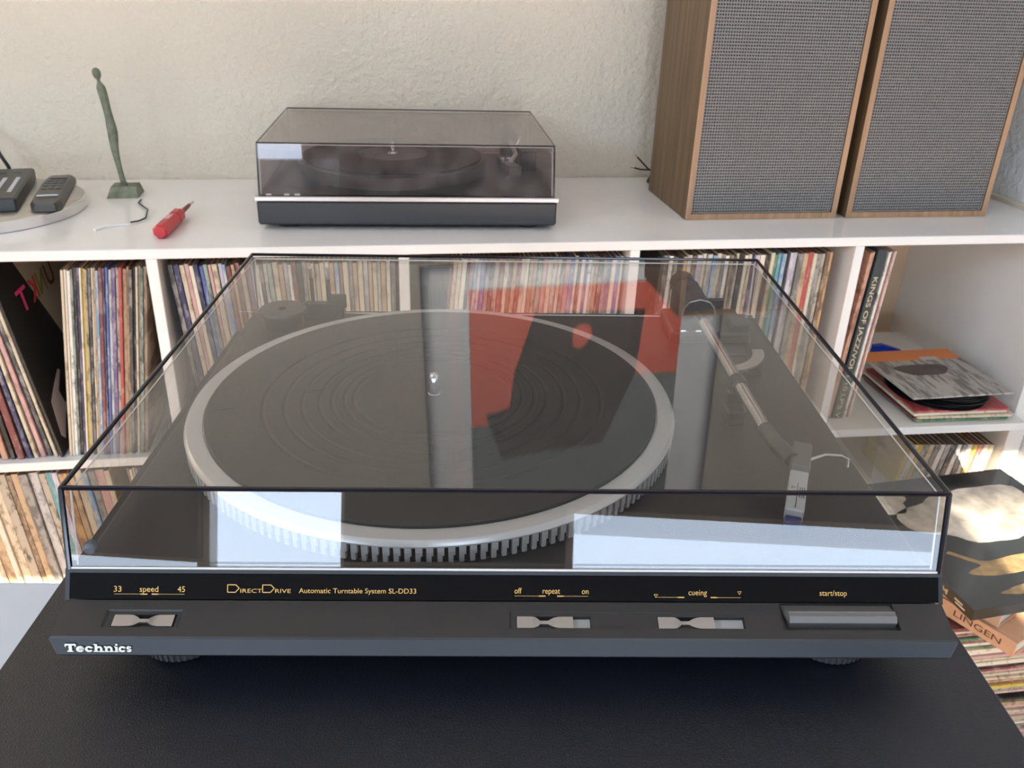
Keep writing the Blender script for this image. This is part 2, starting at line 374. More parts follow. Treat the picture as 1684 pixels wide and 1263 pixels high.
row(Bc, -0.276, 0.030, SH, -4.6, 0.2, 'in the second upper cube', 'records in the second upper cube')
Cc = pal(42, 23, MIX)
row(Cc, 0.085, 0.379, SH, 5.5, 2.2, 'in the third upper cube', 'records in the third upper cube')
Dc = ['black','charcoal','white','grey','black','tan','cream','brown','lilac','cream','pale grey','sky blue','cream','grey','white','brown','charcoal','cream','black','ivory','cream','navy','lilac','ivory','black','cream','green','teal','sky blue','black','lilac','pale grey','grey','tan','red','cream','grey','speckled dark','brown','orange tan']
row(Dc, 0.440, 0.746, SH, 2, 0, 'in the fourth upper cube', 'records in the fourth upper cube')
Ll = ['white','cream','tan','ivory','cream','speckled dark','brown','tan','grey','pale grey','speckled dark','teal','lilac','orange tan','tan','cream','sky blue','grey','pink','cream']
row(Ll, -0.642, -0.415, -1.066, -4, -4, 'in the lower left cube', 'records in the lower left cube')
row(pal(16, 3, MIX), -0.40, -0.327, -1.066, -2, 0, 'at the lower left divider', 'records in the lower left cube')
# big black and cream cover facing into the gap
ang = math.radians(-7.95)
cv = thing('record_sleeve', 'black and cream record cover with mirrored coloured letters, facing the gap in the left cube', 'record', (-0.4985, 1.262, SH+0.0005), (0, ang, 0))
MB().bbox(-0.004, 0, 0, 0.313, 0, 0.313, 0.0006).build('jacket', M_black, cv)
MB().prism([(0.075, 0.3125), (0.3125, 0.3125), (0.3125, 0.02), (0.228, 0.02)], 0.0001, 0.0004, 'x').build('cream_print', mat('cream_print', (0.40, 0.34, 0.26), 0.5), cv)
for ch, d0, d1, cl in (('T', 0.050, 0.090, (0.75, 0.05, 0.22)), ('K', 0.098, 0.131, (0.62, 0.04, 0.04)), ('N', 0.136, 0.168, (0.20, 0.22, 0.02)), ('U', 0.175, 0.207, (0.13, 0.02, 0.03))):
    b = MB(); vs, fs = text_mesh(ch, d0, d1, 0.226, 0.036, lambda x, t, n: Vector((0.0007, x, t)), mirror=True, bold=0.02); b.add(vs, fs)
    b.build('letter', mat('ink_'+ch.lower(), cl, 0.5), cv)['label'] = 'mirrored letter %s' % ch
MB().prism([(0.093, 0.113), (0.10, 0.108), (0.068, 0.085), (0.075, 0.06), (0.10, 0.058), (0.06, 0.045), (0.03, 0.018), (0.02, 0.03), (0.03, 0.085), (0.06, 0.10)], 0.0001, 0.0004, 'x').build('pale_print', mat('pale_print', (0.55, 0.45, 0.42), 0.5), cv)
# the few records at the left of the right cube
for i, (c, t, x) in enumerate((('salmon', 0.007, 0.7945), ('cream', 0.002, 0.8), ('white', 0.004, 0.8265), ('cream', 0.003, 0.831), ('pink', 0.003, 0.8345), ('white', 0.0035, 0.8385))):
    ln = math.radians(3.0)
    record(c, x+0.004, 1.262+0.004*(i % 2), SH+0.0008, t, ln, 0.311, 0.311, 0, '%s record spine, %s from the left beside the dark box set' % (c, ordinal(i+1)), 'records left in the right cube')
kj = thing('box_set', 'dark slate record box with gold spine lettering, upright in the right cube', 'record', (0.8175, 1.262, SH+0.0008), (0, math.radians(3), 0))
MB().bbox(-0.0095, 0.0065, 0, 0.313, 0, 0.316, 0.0008).build('case', mat('slate_card', (0.035, 0.045, 0.05), 0.4), kj)
b = MB()
vs, fs = text_mesh("KINGS OF JAZZ/VOL.1 10 LP'S V", 0.0, 0.268, -0.004, 0.0085, lambda x, t, n: Vector((t-0.0015, -n, 0.268-x)), thick=0.0003, bold=0.01); b.add(vs, fs)
b.build('lettering', mat('gold_letter', (0.55, 0.47, 0.30), 0.5), kj)
# singles pile
for i, (c, t, dx, dy, yw) in enumerate((('green', 0.004, 0.004, 0.0, 0), ('maroon', 0.003, 0.0, 0.002, 0.02), ('cream', 0.005, 0.006, -0.003, -0.01), ('ivory', 0.005, -0.001, 0.0, 0.015), ('red', 0.004, 0.002, 0.001, 0.0))):
    z = -0.7253+0.0005+sum((0.004, 0.003, 0.005, 0.005, 0.004)[:i])+0.0002*i
    record(c, 0.947+dx, 1.232+dy, z, t, 0, 0.184, 0.184, yw-0.03, 'small %s single sleeve lying %s from the bottom in the right cube' % (c, ordinal(i+1)), 'single sleeves lying in the right cube', True, name='single_sleeve')
M_vinyl = mat('black_vinyl', (0.010, 0.010, 0.011), 0.25)
vin = MB().lathe([(0.004, 0), (0.0865, 0), (0.0875, 0.0008), (0.0865, 0.0016), (0.035, 0.0018), (0.034, 0.0014), (0.004, 0.0014)], 64, cap0=False, cap1=False)
vm = None
zz = -0.7024
for i in range(9):
    dx = random.uniform(-0.006, 0.006); dy = random.uniform(-0.006, 0.006)
    if vm is None: o = vin.build('vinyl_single', M_vinyl, smooth=SM); vm = o.data
    else: o = bpy.data.objects.new('vinyl_single', vm); COL.objects.link(o)
    o.location = (1.035+dx, 1.312+dy, zz); zz += 0.0030
    tag(o, 'bare black seven-inch record, %s from the bottom of the bare discs' % ordinal(i+1), 'record', 'bare singles under the grey cover')
gc = thing('single_sleeve', 'grey blotchy single cover with orange band, on top of the black discs', 'record', (0.9311, 1.2242, -0.6745), (math.radians(0.3), 0, math.radians(1.2)))
MB().bbox(0, 0.2, 0, 0.196, 0, 0.0035, 0.0006).build('jacket', spine('grey_marbled', (0.42, 0.40, 0.37), (0.16, 0.15, 0.14), 0.45), gc)
MB().box(0.0005, 0.1995, 0.15, 0.1955, 0.0035, 0.0037).build('orange_band', mat('orange_print', srgb((216, 132, 78)), 0.5), gc)
MB().prism([(0.06+0.052*math.cos(a)*(1+0.15*math.sin(3*a))+0.03, 0.108+0.028*math.sin(a)*(1+0.2*math.cos(2*a))) for a in [i*PI/12 for i in range(24)]], 0.0035, 0.0037).build('dark_print', mat('dark_print', (0.09, 0.075, 0.07), 0.5, var=0.3), gc)
MB().box(0.115, 0.15, 0.148, 0.162, 0.0037, 0.0039).build('sticker', mat('pale_sticker', (0.5, 0.48, 0.42), 0.5), gc)
bc = thing('plastic_clamp', 'bright blue plastic clamp behind the singles in the right cube', 'clamp', (1.0, 1.47, -0.7253))
M_blue = mat('blue_plastic', (0.010, 0.05, 0.42), 0.3)
MB().prism([(0, 0.028), (0.06, 0.026), (0.065, 0.031), (0.02, 0.046), (0.0, 0.044)], 0, 0.012, 'y').build('jaw', M_blue, bc)
MB().prism([(-0.004, 0.004), (0.03, 0.002), (0.045, 0.008), (0.01, 0.02), (-0.004, 0.022)], 0, 0.012, 'y').build('jaw', M_blue, bc)
MB().tube([(0.004, 0.006, 0.0005), (0.002, 0.006, 0.036)], 0.006, 10).build('pivot', M_blue, bc)
# slim cases on the low board
cc = ['yellow','white','yellow','pale grey','cream','grey','white','pale grey','charcoal','white','grey','white','yellow','red','ivory','cream']
x = 0.981
for i, c in enumerate(cc):
    t = 0.0105
    record(c, x+0.0045, 1.283-0.016*max(0, (i-2))/14, -0.893+0.0008, t, math.radians(8), 0.088, 0.12, 0, 'slim %s case, %s from the left on the low board of the right cube' % (c, ordinal(i+1)), 'slim cases on the low board', name='slim_case', cat='case')
    x += 0.01075
# stack lying on the floor
M_under = ['cream','tan','red','white','charcoal','ivory','brown','green','pink','cream','speckled dark','tan']
z = -H+0.0003; i = 0; zt = -0.8405; rr = random.Random(5); stack = []
while z < zt-0.0052:
    t = rr.choice((0.0038, 0.0046, 0.0054, 0.0066)); 
    if z+t > zt: t = zt-z
    t = round(t*5000)/5000
    stack.append((z, t)); z += t+0.0002
for k, (z, t) in enumerate(stack):
    c = rr.choice(['cream','tan','red','white','charcoal','ivory','brown','green','pink','cream','speckled dark','maroon','sage','black','ivory','yellow'])
    record(c, 0.775+rr.uniform(-0.004, 0.004), 0.842+rr.uniform(-0.004, 0.004), z, t, 0, 0.313, 0.313, rr.uniform(-0.02, 0.02), 'record sleeve with %s edge, %s from the top of the floor stack' % (c, ordinal(len(stack)-k)), 'records stacked flat on the floor', True)
M_page = mat('book_pages', (0.55, 0.55, 0.53), 0.8, var=0.15, vscale=400, vstretch=(0.02, 0.02, 3))
M_tanbk = mat('tan_cloth', srgb((205, 160, 126)), 0.6, var=0.06, vscale=80)
def book(loc, yaw, wd, ln, t, label, mt, txt=None):
    bk = thing('book', label, 'book', loc, (0, 0, yaw))
    MB().bbox(0, 0.003, 0, ln, 0, t, 0.0005).build('spine', mt, bk)
    MB().box(0.003, wd, 0, ln, t-0.002, t).build('front_board', mt, bk); MB().box(0.003, wd, 0, ln, 0, 0.002).build('back_board', mt, bk)
    MB().box(0.003, wd-0.004, 0.003, ln-0.003, 0.002, t-0.002).build('page_block', M_page, bk)
    if txt:
        b = MB(); vs, fs = text_mesh(txt, 0.028, 0.098, t*0.32, t*0.42, lambda x, tt, n: Vector((-n, 0.118-x, tt)), thick=0.0002, bold=0.008); b.add(vs, fs)
        b.build('lettering', mat('brown_letter', srgb((96, 58, 40)), 0.6), bk)
    return bk
book((0.8454, 0.7765, -0.8400), math.radians(24.4), 0.15, 0.23, 0.0246, 'tan book with brown spine lettering, lowest of the books on the floor stack', M_tanbk, 'LINGEN')
book((0.838, 0.808, -0.8150), math.radians(27), 0.15, 0.215, 0.024, 'tan book without lettering, between the lettered tan book and the black box', mat('pale_tan_cloth', srgb((196, 160, 132)), 0.6, var=0.08))
bx = thing('record_box', 'large glossy black record box with pale photo print, topmost on the floor stack', 'record', (0.7845, 0.801, -0.7905), (0, 0, math.radians(4.8)))
M_boxg = mat('black_laminated_print', (0.016, 0.024, 0.026), 0.2, coat=0.6, coat_rough=0.08, var=0.5, vscale=12)
MB().bbox(0, 0.312, 0, 0.312, 0, 0.019, 0.0008).build('case', M_boxg, bx)
def blob(cx, cy, rx, ry, seed, n=26):
    r = random.Random(seed); n = max(n, 40) if n > 12 else n; ph = [r.uniform(0, 6.28) for _ in range(4)]
    def k(a): return 1+0.13*math.sin(2*a+ph[0])+0.10*math.sin(3*a+ph[1])+0.06*math.sin(5*a+ph[2])+0.04*math.sin(9*a+ph[3])
    return [(cx+rx*math.cos(2*PI*i/n)*k(2*PI*i/n), cy+ry*math.sin(2*PI*i/n)*k(2*PI*i/n)) for i in range(n)]
M_sunpatch = mat('pale_photo_print', (0.72, 0.66, 0.56), 0.35, var=0.35, vscale=35)  # pale tone painted for the sunlit area of the box
MB().prism(blob(0.17, 0.20, 0.115, 0.075, 1), 0.019, 0.0192).build('print_patch', M_sunpatch, bx)
MB().prism(blob(0.045, 0.255, 0.035, 0.03, 2), 0.019, 0.0192).build('print_patch', M_sunpatch, bx)
M_bp = mat('brass_print', (0.42, 0.29, 0.14), 0.35, var=0.4, vscale=60)
MB().prism(blob(0.17, 0.075, 0.10, 0.022, 3), 0.019, 0.0193).build('print_patch', M_bp, bx)
MB().prism(blob(0.13, 0.022, 0.06, 0.012, 5), 0.019, 0.0193).build('print_patch', M_bp, bx)
MB().prism([(0.048, 0.118), (0.055, 0.122), (0.085, 0.092), (0.12, 0.085), (0.118, 0.078), (0.08, 0.084)], 0.019, 0.0194).build('print_patch', M_bp, bx)
b = MB(); vs, fs = text_mesh('NEUM', 0.055, 0.105, 0.005, 0.0085, lambda x, t, n: Vector((-n, 0.155-x, t)), thick=0.0003, bold=0.012); b.add(vs, fs)
b.box(-0.0003, -0.0001, 0.02, 0.036, 0.010, 0.0125); b.box(-0.0003, -0.0001, 0.014, 0.033, 0.0055, 0.008)
b.build('lettering', mat('cream_letter', (0.6, 0.52, 0.38), 0.5), bx)

# ------------------------------------------------------------------ speakers
M_wal = wood('walnut_veneer', srgb((88, 70, 48)), srgb((122, 99, 72)), 'Z', 0.5)
M_wale = wood('walnut_edge', srgb((150, 118, 88)), srgb((178, 142, 110)), 'Z', 0.5)
M_gr = mat('grey_grille_plastic', (0.19, 0.18, 0.17), 0.55)
M_cone = mat('grey_paper_cone', (0.045, 0.043, 0.042), 0.7)
def speaker(x0, x1, label):
    z0, z1, yf, yb = TT+0.0005, 0.1405, 1.3665, 1.577; cx = (x0+x1)/2
    s = thing('speaker', label, 'speaker', (cx, yf, z0), group=None)
    wd = x1-x0; t = 0.0095; hgt = z1-z0; dp = yb-yf
    c = MB(); c.box(-wd/2, -wd/2+t, 0.0, dp, 0, hgt); c.box(wd/2-t, wd/2, 0, dp, 0, hgt); c.box(-wd/2+t, wd/2-t, 0, dp, 0, t); c.box(-wd/2+t, wd/2-t, 0, dp, hgt-t, hgt); c.box(-wd/2+t, wd/2-t, dp-t, dp, t, hgt-t)
    c.build('cabinet', M_wal, s)
    e = MB(); q = 0.0006
    e.box(-wd/2, -wd/2+t, -q, 0, 0, hgt); e.box(wd/2-t, wd/2, -q, 0, 0, hgt); e.box(-wd/2+t, wd/2-t, -q, 0, 0, t); e.box(-wd/2+t, wd/2-t, -q, 0, hgt-t, hgt)
    e.build('front_edge', M_wale, s)
    bf = MB().box(-wd/2+t, wd/2-t, 0.016, 0.028, t, hgt-t).build('baffle', mat('black_baffle', (0.012, 0.012, 0.012), 0.8), s)
    T = Matrix.Translation((0, 0.016, 0.165)) @ Matrix.Rotation(PI/2, 4, 'X')
    MB().lathe([(0.102, 0), (0.102, 0.004), (0.094, 0.007), (0.082, 0.004), (0.03, -0.0), (0.028, 0.005), (0.012, 0.008)], 48, M=T).build('woofer', M_cone, bf, SM)
    T = Matrix.Translation((0, 0.016, 0.41)) @ Matrix.Rotation(PI/2, 4, 'X')
    MB().lathe([(0.045, 0), (0.045, 0.004), (0.035, 0.006), (0.02, 0.002), (0.01, 0.006)], 40, M=T).build('tweeter', M_cone, bf, SM)
    g = MB(); x0g, x1g, z0g, z1g = -wd/2+t+0.0018, wd/2-t-0.0018, t+0.0015, hgt-t-0.0015
    px, pz = 0.00445, 0.00485; nx = int((x1g-x0g)/px); nz = int((z1g-z0g)/pz)
    for i in range(nx+1):
        x = x0g+(x1g-x0g)*i/nx; g.box(x-0.00098, x+0.00098, 0.0022, 0.0042, z0g, z1g)
    for k in range(nz+1):
        z = z0g+(z1g-z0g)*k/nz; g.box(x0g, x1g, 0.0018, 0.0038, z-0.0012, z+0.0012)
    o = g.build('grille', M_gr, s); o['kind'] = 'stuff'
    return s
speaker(0.522, 0.7955, 'walnut speaker with grey mesh grille, left of the pair on the shelf')
speaker(0.8145, 1.084, 'walnut speaker with grey mesh grille, right of the pair by the white wall')
cb = thing('speaker_cable', 'black speaker cable with bare copper ends beside the left speaker', 'cable', (0.54, 1.62, TT))
M_cable = mat('black_cable', (0.012, 0.012, 0.013), 0.4); M_cop = mat('copper_wire', (0.6, 0.25, 0.14), 0.35, 0.8)
cs = [MB().tube([(-0.036, 0, 0.033), (-0.024, 0, 0.030), (-0.003, 0, 0.029), (0.006, 0, 0.022), (0.03, -0.01, 0.012), (0.07, 0, 0.004)], 0.0016, 8), MB().tube([(-0.031, 0.003, 0.053), (-0.022, 0.003, 0.044), (-0.008, 0.002, 0.031), (0.006, 0.001, 0.023), (0.03, 0.0, 0.01)], 0.0016, 8)]
for c in cs: c.build('wire', M_cable, cb, SM)
MB().tube([(-0.044, 0, 0.034), (-0.035, 0, 0.033)], 0.0009, 6).build('bare_end', M_cop, cb); MB().tube([(-0.037, 0.003, 0.058), (-0.031, 0.003, 0.053)], 0.0009, 6).build('bare_end', M_cop, cb)
MB().tube([(-0.008, 0, 0.005), (0.0, 0, 0.012), (0.01, 0, 0.016), (0.03, 0.0, 0.007)], [0.003, 0.007, 0.007, 0.004], 8).build('cable_bundle', M_cable, cb, SM)

# ------------------------------------------------------------------ the second turntable
t2 = thing('turntable', 'black turntable under a smoked dust cover, at the back on the white shelf', 'turntable', (0.0565, 1.326, TT), (0, 0, math.radians(-3.4)))
M_t2 = mat('black_matt_base', (0.030, 0.030, 0.032), 0.45)
MB().bbox(-0.2315, 0.2315, 0.001, 0.345, 0.008, 0.0455, 0.003).build('base', M_t2, t2, 0)
MB().bbox(-0.234, 0.234, -0.001, 0.347, 0.0455, 0.0525, 0.001).build('trim_band', mat('satin_silver_band', (0.62, 0.58, 0.56), 0.3, 0.7), t2)
for x in (-0.19, 0.19):
    for y in (0.04, 0.31): MB().lathe([(0.02, 0), (0.02, 0.008)], 24, (x, y, 0)).build('foot', M_rubber, t2, SM)
MB().box(-0.228, 0.228, 0.003, 0.343, 0.0525, 0.0532).build('deck', mat('dark_brown_deck', (0.012, 0.009, 0.009), 0.3), t2)
pl = MB().lathe([(0.15, 0.060), (0.157, 0.061), (0.158, 0.080), (0.155, 0.083), (0.0, 0.083)], 96, (-0.028, 0.165, 0), cap0=True, cap1=False).build('platter', mat('dark_grey_platter', (0.014, 0.014, 0.017), 0.35), t2, SM)
MB().lathe([(0.149, 0.083), (0.149, 0.0855), (0.0, 0.0855)], 96, (-0.028, 0.165, 0), cap1=False).build('mat', mat('dark_mat', (0.010, 0.010, 0.011), 0.6), pl, SM)
MB().lathe([(0.058, 0.0855), (0.058, 0.0872), (0.0, 0.0872)], 64, (-0.028, 0.165, 0), cap1=False).build('label_disc', mat('charcoal_disc', (0.06, 0.055, 0.055), 0.5), pl, SM)
MB().lathe([(0.009, 0.0872), (0.008, 0.089), (0.0036, 0.0895), (0.0036, 0.104), (0.002, 0.106)], 24, (-0.028, 0.165, 0)).build('spindle', M_chrome, pl, SM)
ta = MB().lathe([(0.024, 0.0532), (0.024, 0.066), (0.018, 0.07), (0.018, 0.088), (0.012, 0.091)], 32, (0.178, 0.25, 0)).build('tonearm', M_dark, t2, SM)
MB().tube([(0.178, 0.25, 0.096), (0.176, 0.12, 0.096), (0.163, 0.07, 0.094)], 0.0038, 10).build('arm_tube', M_alu, ta, SM)
MB().tube([(0.178, 0.262, 0.097), (0.178, 0.305, 0.097)], 0.015, 24).build('counterweight', M_dark, ta, SM)
MB().bbox(-0.01, 0.01, -0.03, 0.01, -0.012, 0.004, 0.001, M=Matrix.Translation((0.159, 0.065, 0.09)) @ Matrix.Rotation(0.3, 4, 'Z')).build('headshell', M_dark, ta)
MB().bbox(0.192, 0.222, 0.2, 0.25, 0.0532, 0.085, 0.002).build('arm_rest', M_dark, ta)
for x in (0.16, 0.172): MB().lathe([(0.005, 0.062), (0.005, 0.075), (0.003, 0.077)], 16, (x, 0.19, 0)).build('finger_screw', M_chrome, ta, SM)
MB().tube([(0.18, 0.2, 0.09), (0.187, 0.2, 0.1), (0.193, 0.2, 0.112)], 0.0012, 6).build('lift_lever', M_chrome, ta)
for x in (-0.213, -0.186, -0.170): MB().box(x-0.004, x+0.004, 0.006, 0.009, 0.0532, 0.0552).build('button', mat('pale_button', (0.6, 0.6, 0.6), 0.4), t2)
def cover_mesh(w0, w1, y0b, y0t, y1b, y1t, z0, z1, th, zside=None):
    """open box of clear sheet: top and four walls, each with an outer and an inner face"""
    zs = z0 if zside is None else zside
    def shell(o):
        wb, wt = w0-o, w1-o
        fb = [(-wb, y0b+o, z0), (wb, y0b+o, z0), (wb, y1b-o, zs), (-wb, y1b-o, zs)]
        tp = [(-wt, y0t+o, z1-o), (wt, y0t+o, z1-o), (wt, y1t-o, z1-o), (-wt, y1t-o, z1-o)]
        return fb+tp
    b = MB(); a = shell(0); c = shell(th)
    F = [(4,5,6,7), (0,1,5,4), (1,2,6,5), (2,3,7,6), (3,0,4,7)]
    b.add(a, F); b.add(c, [tuple(reversed(f)) for f in F])
    return b, a, c
def strip(b, p, q, r, up=None, mi=0, n=6): b.tube([p, q], r, n, mi)
cm, oa, oc = cover_mesh(0.2265, 0.224, 0.003, 0.007, 0.343, 0.340, 0.0545, 0.1315, 0.003)
dc = cm.build('dust_cover', M_smoke, t2)
e = MB()
for i, j in ((4,5), (5,6), (6,7), (7,4), (0,4), (1,5), (2,6), (3,7)): e.tube([oa[i], oa[j]], 0.0011, 6)
e.build('cover_edge', M_edge, dc)
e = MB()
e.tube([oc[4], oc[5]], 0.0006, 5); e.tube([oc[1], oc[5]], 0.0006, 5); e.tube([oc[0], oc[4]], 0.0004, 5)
e.build('cover_rim', M_highlight, dc)  # inner edge highlights painted as pale strips

# ------------------------------------------------------------------ small things on the shelf
st = thing('figurine', 'slender green bronze standing figure on a small block, left on the shelf', 'figurine', (-0.4225, 1.575, TT))
M_ver = mat('verdigris_bronze', srgb((112, 118, 98)), 0.55, 0.25, var=0.35, vscale=70, bump=0.6, bscale=160, bdist=0.0025)
b = MB(); a0, a1 = 0.0258, 0.0215
q = Matrix.Rotation(math.radians(2), 4, 'Z')
b.add([q @ Vector(p) for p in ((-a0,-0.03,0),(a0-0.001,-0.03,0),(a0,0.022,0),(-a0,0.022,0),(-a1+0.002,-0.020,0.017),(a1,-0.020,0.017),(a1,0.016,0.017),(-a1+0.002,0.016,0.017))], [(3,2,1,0),(4,5,6,7),(0,1,5,4),(1,2,6,5),(2,3,7,6),(3,0,4,7)])
b.build('base', M_ver, st)
px = 0.00108
pts = [(0.001,0.0165,6.0),(-0.0015,0.020,4.6),(-0.003,0.032,4.2),(-0.0045,0.048,4.4),(-0.006,0.066,5.2),(-0.0065,0.080,6.2),(-0.006,0.094,7.2),(-0.0055,0.105,7.8),(-0.006,0.115,7.6),(-0.007,0.128,6.4),(-0.0085,0.145,6.0),(-0.0095,0.158,6.5),(-0.011,0.170,7.0),(-0.012,0.178,6.6),(-0.0130,0.1825,4.6),(-0.0135,0.186,2.7),(-0.0138,0.1895,2.5),(-0.0142,0.193,4.8),(-0.0147,0.1975,6.3),(-0.0152,0.2015,6.4),(-0.0155,0.2055,5.0),(-0.0157,0.208,2.2)]
b = MB(); b.tube([(x, 0, z) for x, z, r in pts], [r*px for x, z, r in pts], 14, flat=0.8)
fg = b.build('figure', M_ver, st, math.radians(80))
tr = thing('metal_tray', 'round brushed silver tray with polished rim, left end of the shelf', 'tray', (-0.62, 1.475, TT))
MB().lathe([(0.152, 0), (0.1555, 0.001), (0.1555, 0.0155), (0.154, 0.017), (0.152, 0.0172)], 96, cap1=False).build('rim', M_chrome, tr, SM)
MB().lathe([(0.1535, 0.0168), (0.1525, 0.0176), (0.0, 0.0176)], 96, cap0=False, cap1=False).build('disc', mat('brushed_tray', (0.55, 0.53, 0.49), 0.38, 0.85, var=0.1, vscale=30), tr, SM)
def remote(loc, yaw, wd, ln, th, label, mt, rounded, rows, tilt=0.0):
    r = thing('remote_control', label, 'remote', loc, (tilt, 0, yaw))
    if not rounded: MB().bbox(0, wd, 0, ln, 0, th, 0.003).build('body', mt, r)
    else:
        pr = [(0, 0.002), (0.004, 0), (wd-0.004, 0), (wd, 0.002)]
        b = MB(); n = 14; sec = []
        for i in range(n+1):
            f = i/n; y = ln*f; k = 1-0.35*max(0, (abs(f-0.5)-0.42)/0.08)**2; h = th*(0.55+0.45*math.sin(PI*min(1, max(0, 0.12+0.8*f))))
            cxx = wd/2; hw = wd/2*k
            sec += [(cxx-hw, y, 0.001), (cxx-hw, y, h*0.7), (cxx-hw*0.82, y, h), (cxx+hw*0.82, y, h), (cxx+hw, y, h*0.7), (cxx+hw, y, 0.001)]
        fs = []
        for i in range(n):
            for k in range(6): fs.append((i*6+k, i*6+(k+1) % 6, (i+1)*6+(k+1) % 6, (i+1)*6+k))
        fs.append(tuple(range(6))); fs.append(tuple(n*6+k for k in range(6)))
        b.add(sec, fs); b.build('body', mt, r, SM)
    for (x, y, w_, l_, z, mm) in rows: MB().bbox(x-w_/2, x+w_/2, y-l_/2, y+l_/2, z-0.0004, z+0.0012, 0.0004).build('button', mm, r)
    return r
M_rb = mat('charcoal_remote', (0.035, 0.037, 0.036), 0.4); M_rb2 = mat('grey_brown_remote', (0.06, 0.055, 0.048), 0.4); M_pb = mat('pale_button', (0.6, 0.6, 0.6), 0.4); M_db = mat('dark_button', (0.12, 0.12, 0.11), 0.4)
rows = [(x, 0.045+0.013*k, 0.0065, 0.007, 0.022, M_pb) for x in (0.014, 0.033, 0.052) for k in range(8)] + [(x, 0.185, 0.011, 0.005, 0.022, M_db) for x in (0.022, 0.044)]
remote((-0.600, 1.383, TT+0.0178), math.radians(10.5), 0.066, 0.215, 0.022, 'black remote with rows of white buttons, left one on the silver tray', M_rb, False, rows)
rows = [(0.0225, 0.035, 0.03, 0.004, 0.0175, M_pb)] + [(x, y, 0.008, 0.005, 0.0182, M_db) for x in (0.012, 0.0225, 0.033) for y in (0.08, 0.10, 0.118, 0.135)] + [(0.0225, 0.165, 0.026, 0.018, 0.0172, M_db)]
remote((-0.5165, 1.388, TT+0.0178), math.radians(9), 0.044, 0.205, 0.018, 'rounded grey-brown remote with pale bar, right one on the silver tray', M_rb2, True, rows)
o = MB().tube([(-0.70, 1.66, 0.12), (-0.645, 1.645, 0.078), (-0.6377, 1.64, 0.0555), (-0.6284, 1.64, 0.0344), (-0.6265, 1.645, 0.012), (-0.628, 1.655, 0.003), (-0.70, 1.66, 0.003)], 0.0032, 10).build('cable', M_cable, None, SM); o.location = (0, 0, TT)
tag(o, 'thick black cable curving down the wall behind the remotes', 'cable')
sd = thing('screwdriver', 'stubby red screwdriver with pale label lying on the white shelf', 'screwdriver', (-0.311, 1.298, TT+0.011), (0, 0, math.radians(-5.5)))
M_red = mat('red_plastic', (0.50, 0.022, 0.030), 0.3)
RX = Matrix.Rotation(-PI/2, 4, 'X') @ Matrix.Rotation(PI/8, 4, 'Z')
MB().lathe([(0.0085, 0.0), (0.0112, 0.003), (0.0112, 0.064), (0.0098, 0.068), (0.0098, 0.072), (0.0112, 0.076), (0.0112, 0.096), (0.0062, 0.110)], 8, M=RX).build('handle', M_red, sd)
MB().tube([(0, 0.108, 0), (0, 0.150, 0), (0, 0.158, 0)], [0.0042, 0.0034, 0.0026], 10).build('sheath', mat('dark_red_plastic', (0.22, 0.03, 0.03), 0.4), sd, SM)
MB().prism([(-0.0022, 0.156), (0.0022, 0.156), (0.0026, 0.178), (-0.0026, 0.178)], -0.0008, 0.0008).build('blade', M_alu, sd)
MB().bbox(-0.0042, 0.0042, 0.036, 0.060, 0.0104, 0.0108, 0.0001).build('label_sticker', mat('pale_pink_sticker', (0.62, 0.36, 0.36), 0.5), sd)
o = MB().tube([(-0.388, 1.5275, 0.002), (-0.3854, 1.50, 0.004), (-0.3754, 1.484, 0.002), (-0.3596, 1.4479, 0.006), (-0.3548, 1.4076, 0.003), (-0.3625, 1.395, 0.002), (-0.372, 1.384, 0.003)], 0.0013, 8).build('wire_tie', M_cable, None, SM); o.location = (0, 0, TT)
tag(o, 'short bent black wire tie lying beside the red screwdriver', 'wire')
o = MB().tube([(-0.416, 1.349, 0.0015), (-0.405, 1.362, 0.003), (-0.39, 1.372, 0.0015), (-0.372, 1.376, 0.002)], [0.003, 0.0012, 0.001, 0.001], 8).build('plastic_tie', mat('white_plastic', (0.85, 0.85, 0.84), 0.3), None, SM); o.location = (0, 0, TT)
tag(o, 'small white plastic tie lying by the black wire', 'tie')

# ------------------------------------------------------------------ the poster high on the wall, seen mirrored in the dust cover
po = thing('poster', 'red poster with black abstract shapes, hung on the cream wall', 'poster', (0.365, YB-0.002, 0.19))
MB().box(-0.287, 0.381, -0.003, 0.0015, -0.055, 0.66).build('sheet', mat('pale_grey_mount', (0.095, 0.108, 0.130), 0.6, spec=0.1), po)
MB().box(-0.187, 0.286, -0.0036, -0.003, 0, 0.62).build('slate_print', mat('slate_print', (0.020, 0.028, 0.034), 0.6, spec=0.05), po)
MB().box(-0.232, -0.212, -0.0036, -0.003, -0.055, 0.66).build('mount_line', mat('mauve_line', (0.060, 0.060, 0.082), 0.6), po)  # shadow of a frame bar painted as a dark line
MB().prism([(-0.186, 0.001), (0.285, 0.001), (0.285, 0.225), (0.13, 0.222), (-0.05, 0.33), (-0.186, 0.33)], -0.0042, -0.0036, 'y').build('red_print', mat('red_print', (0.10, 0.015, 0.010), 0.6, spec=0.1), po)
MB().prism([(-0.045, 0.06), (0.20, 0.066), (0.188, 0.222), (0.12, 0.40), (-0.12, 0.42), (-0.155, 0.30), (-0.10, 0.29), (-0.09, 0.20)], -0.0048, -0.0042, 'y').build('black_print', mat('black_print', (0.003, 0.0035, 0.004), 0.6, spec=0.05), po)
MB().prism(blob(0.06, 0.12, 0.022, 0.03, 9, 10), -0.0054, -0.0048, 'y').build('red_print', MATS['red_print'], po)

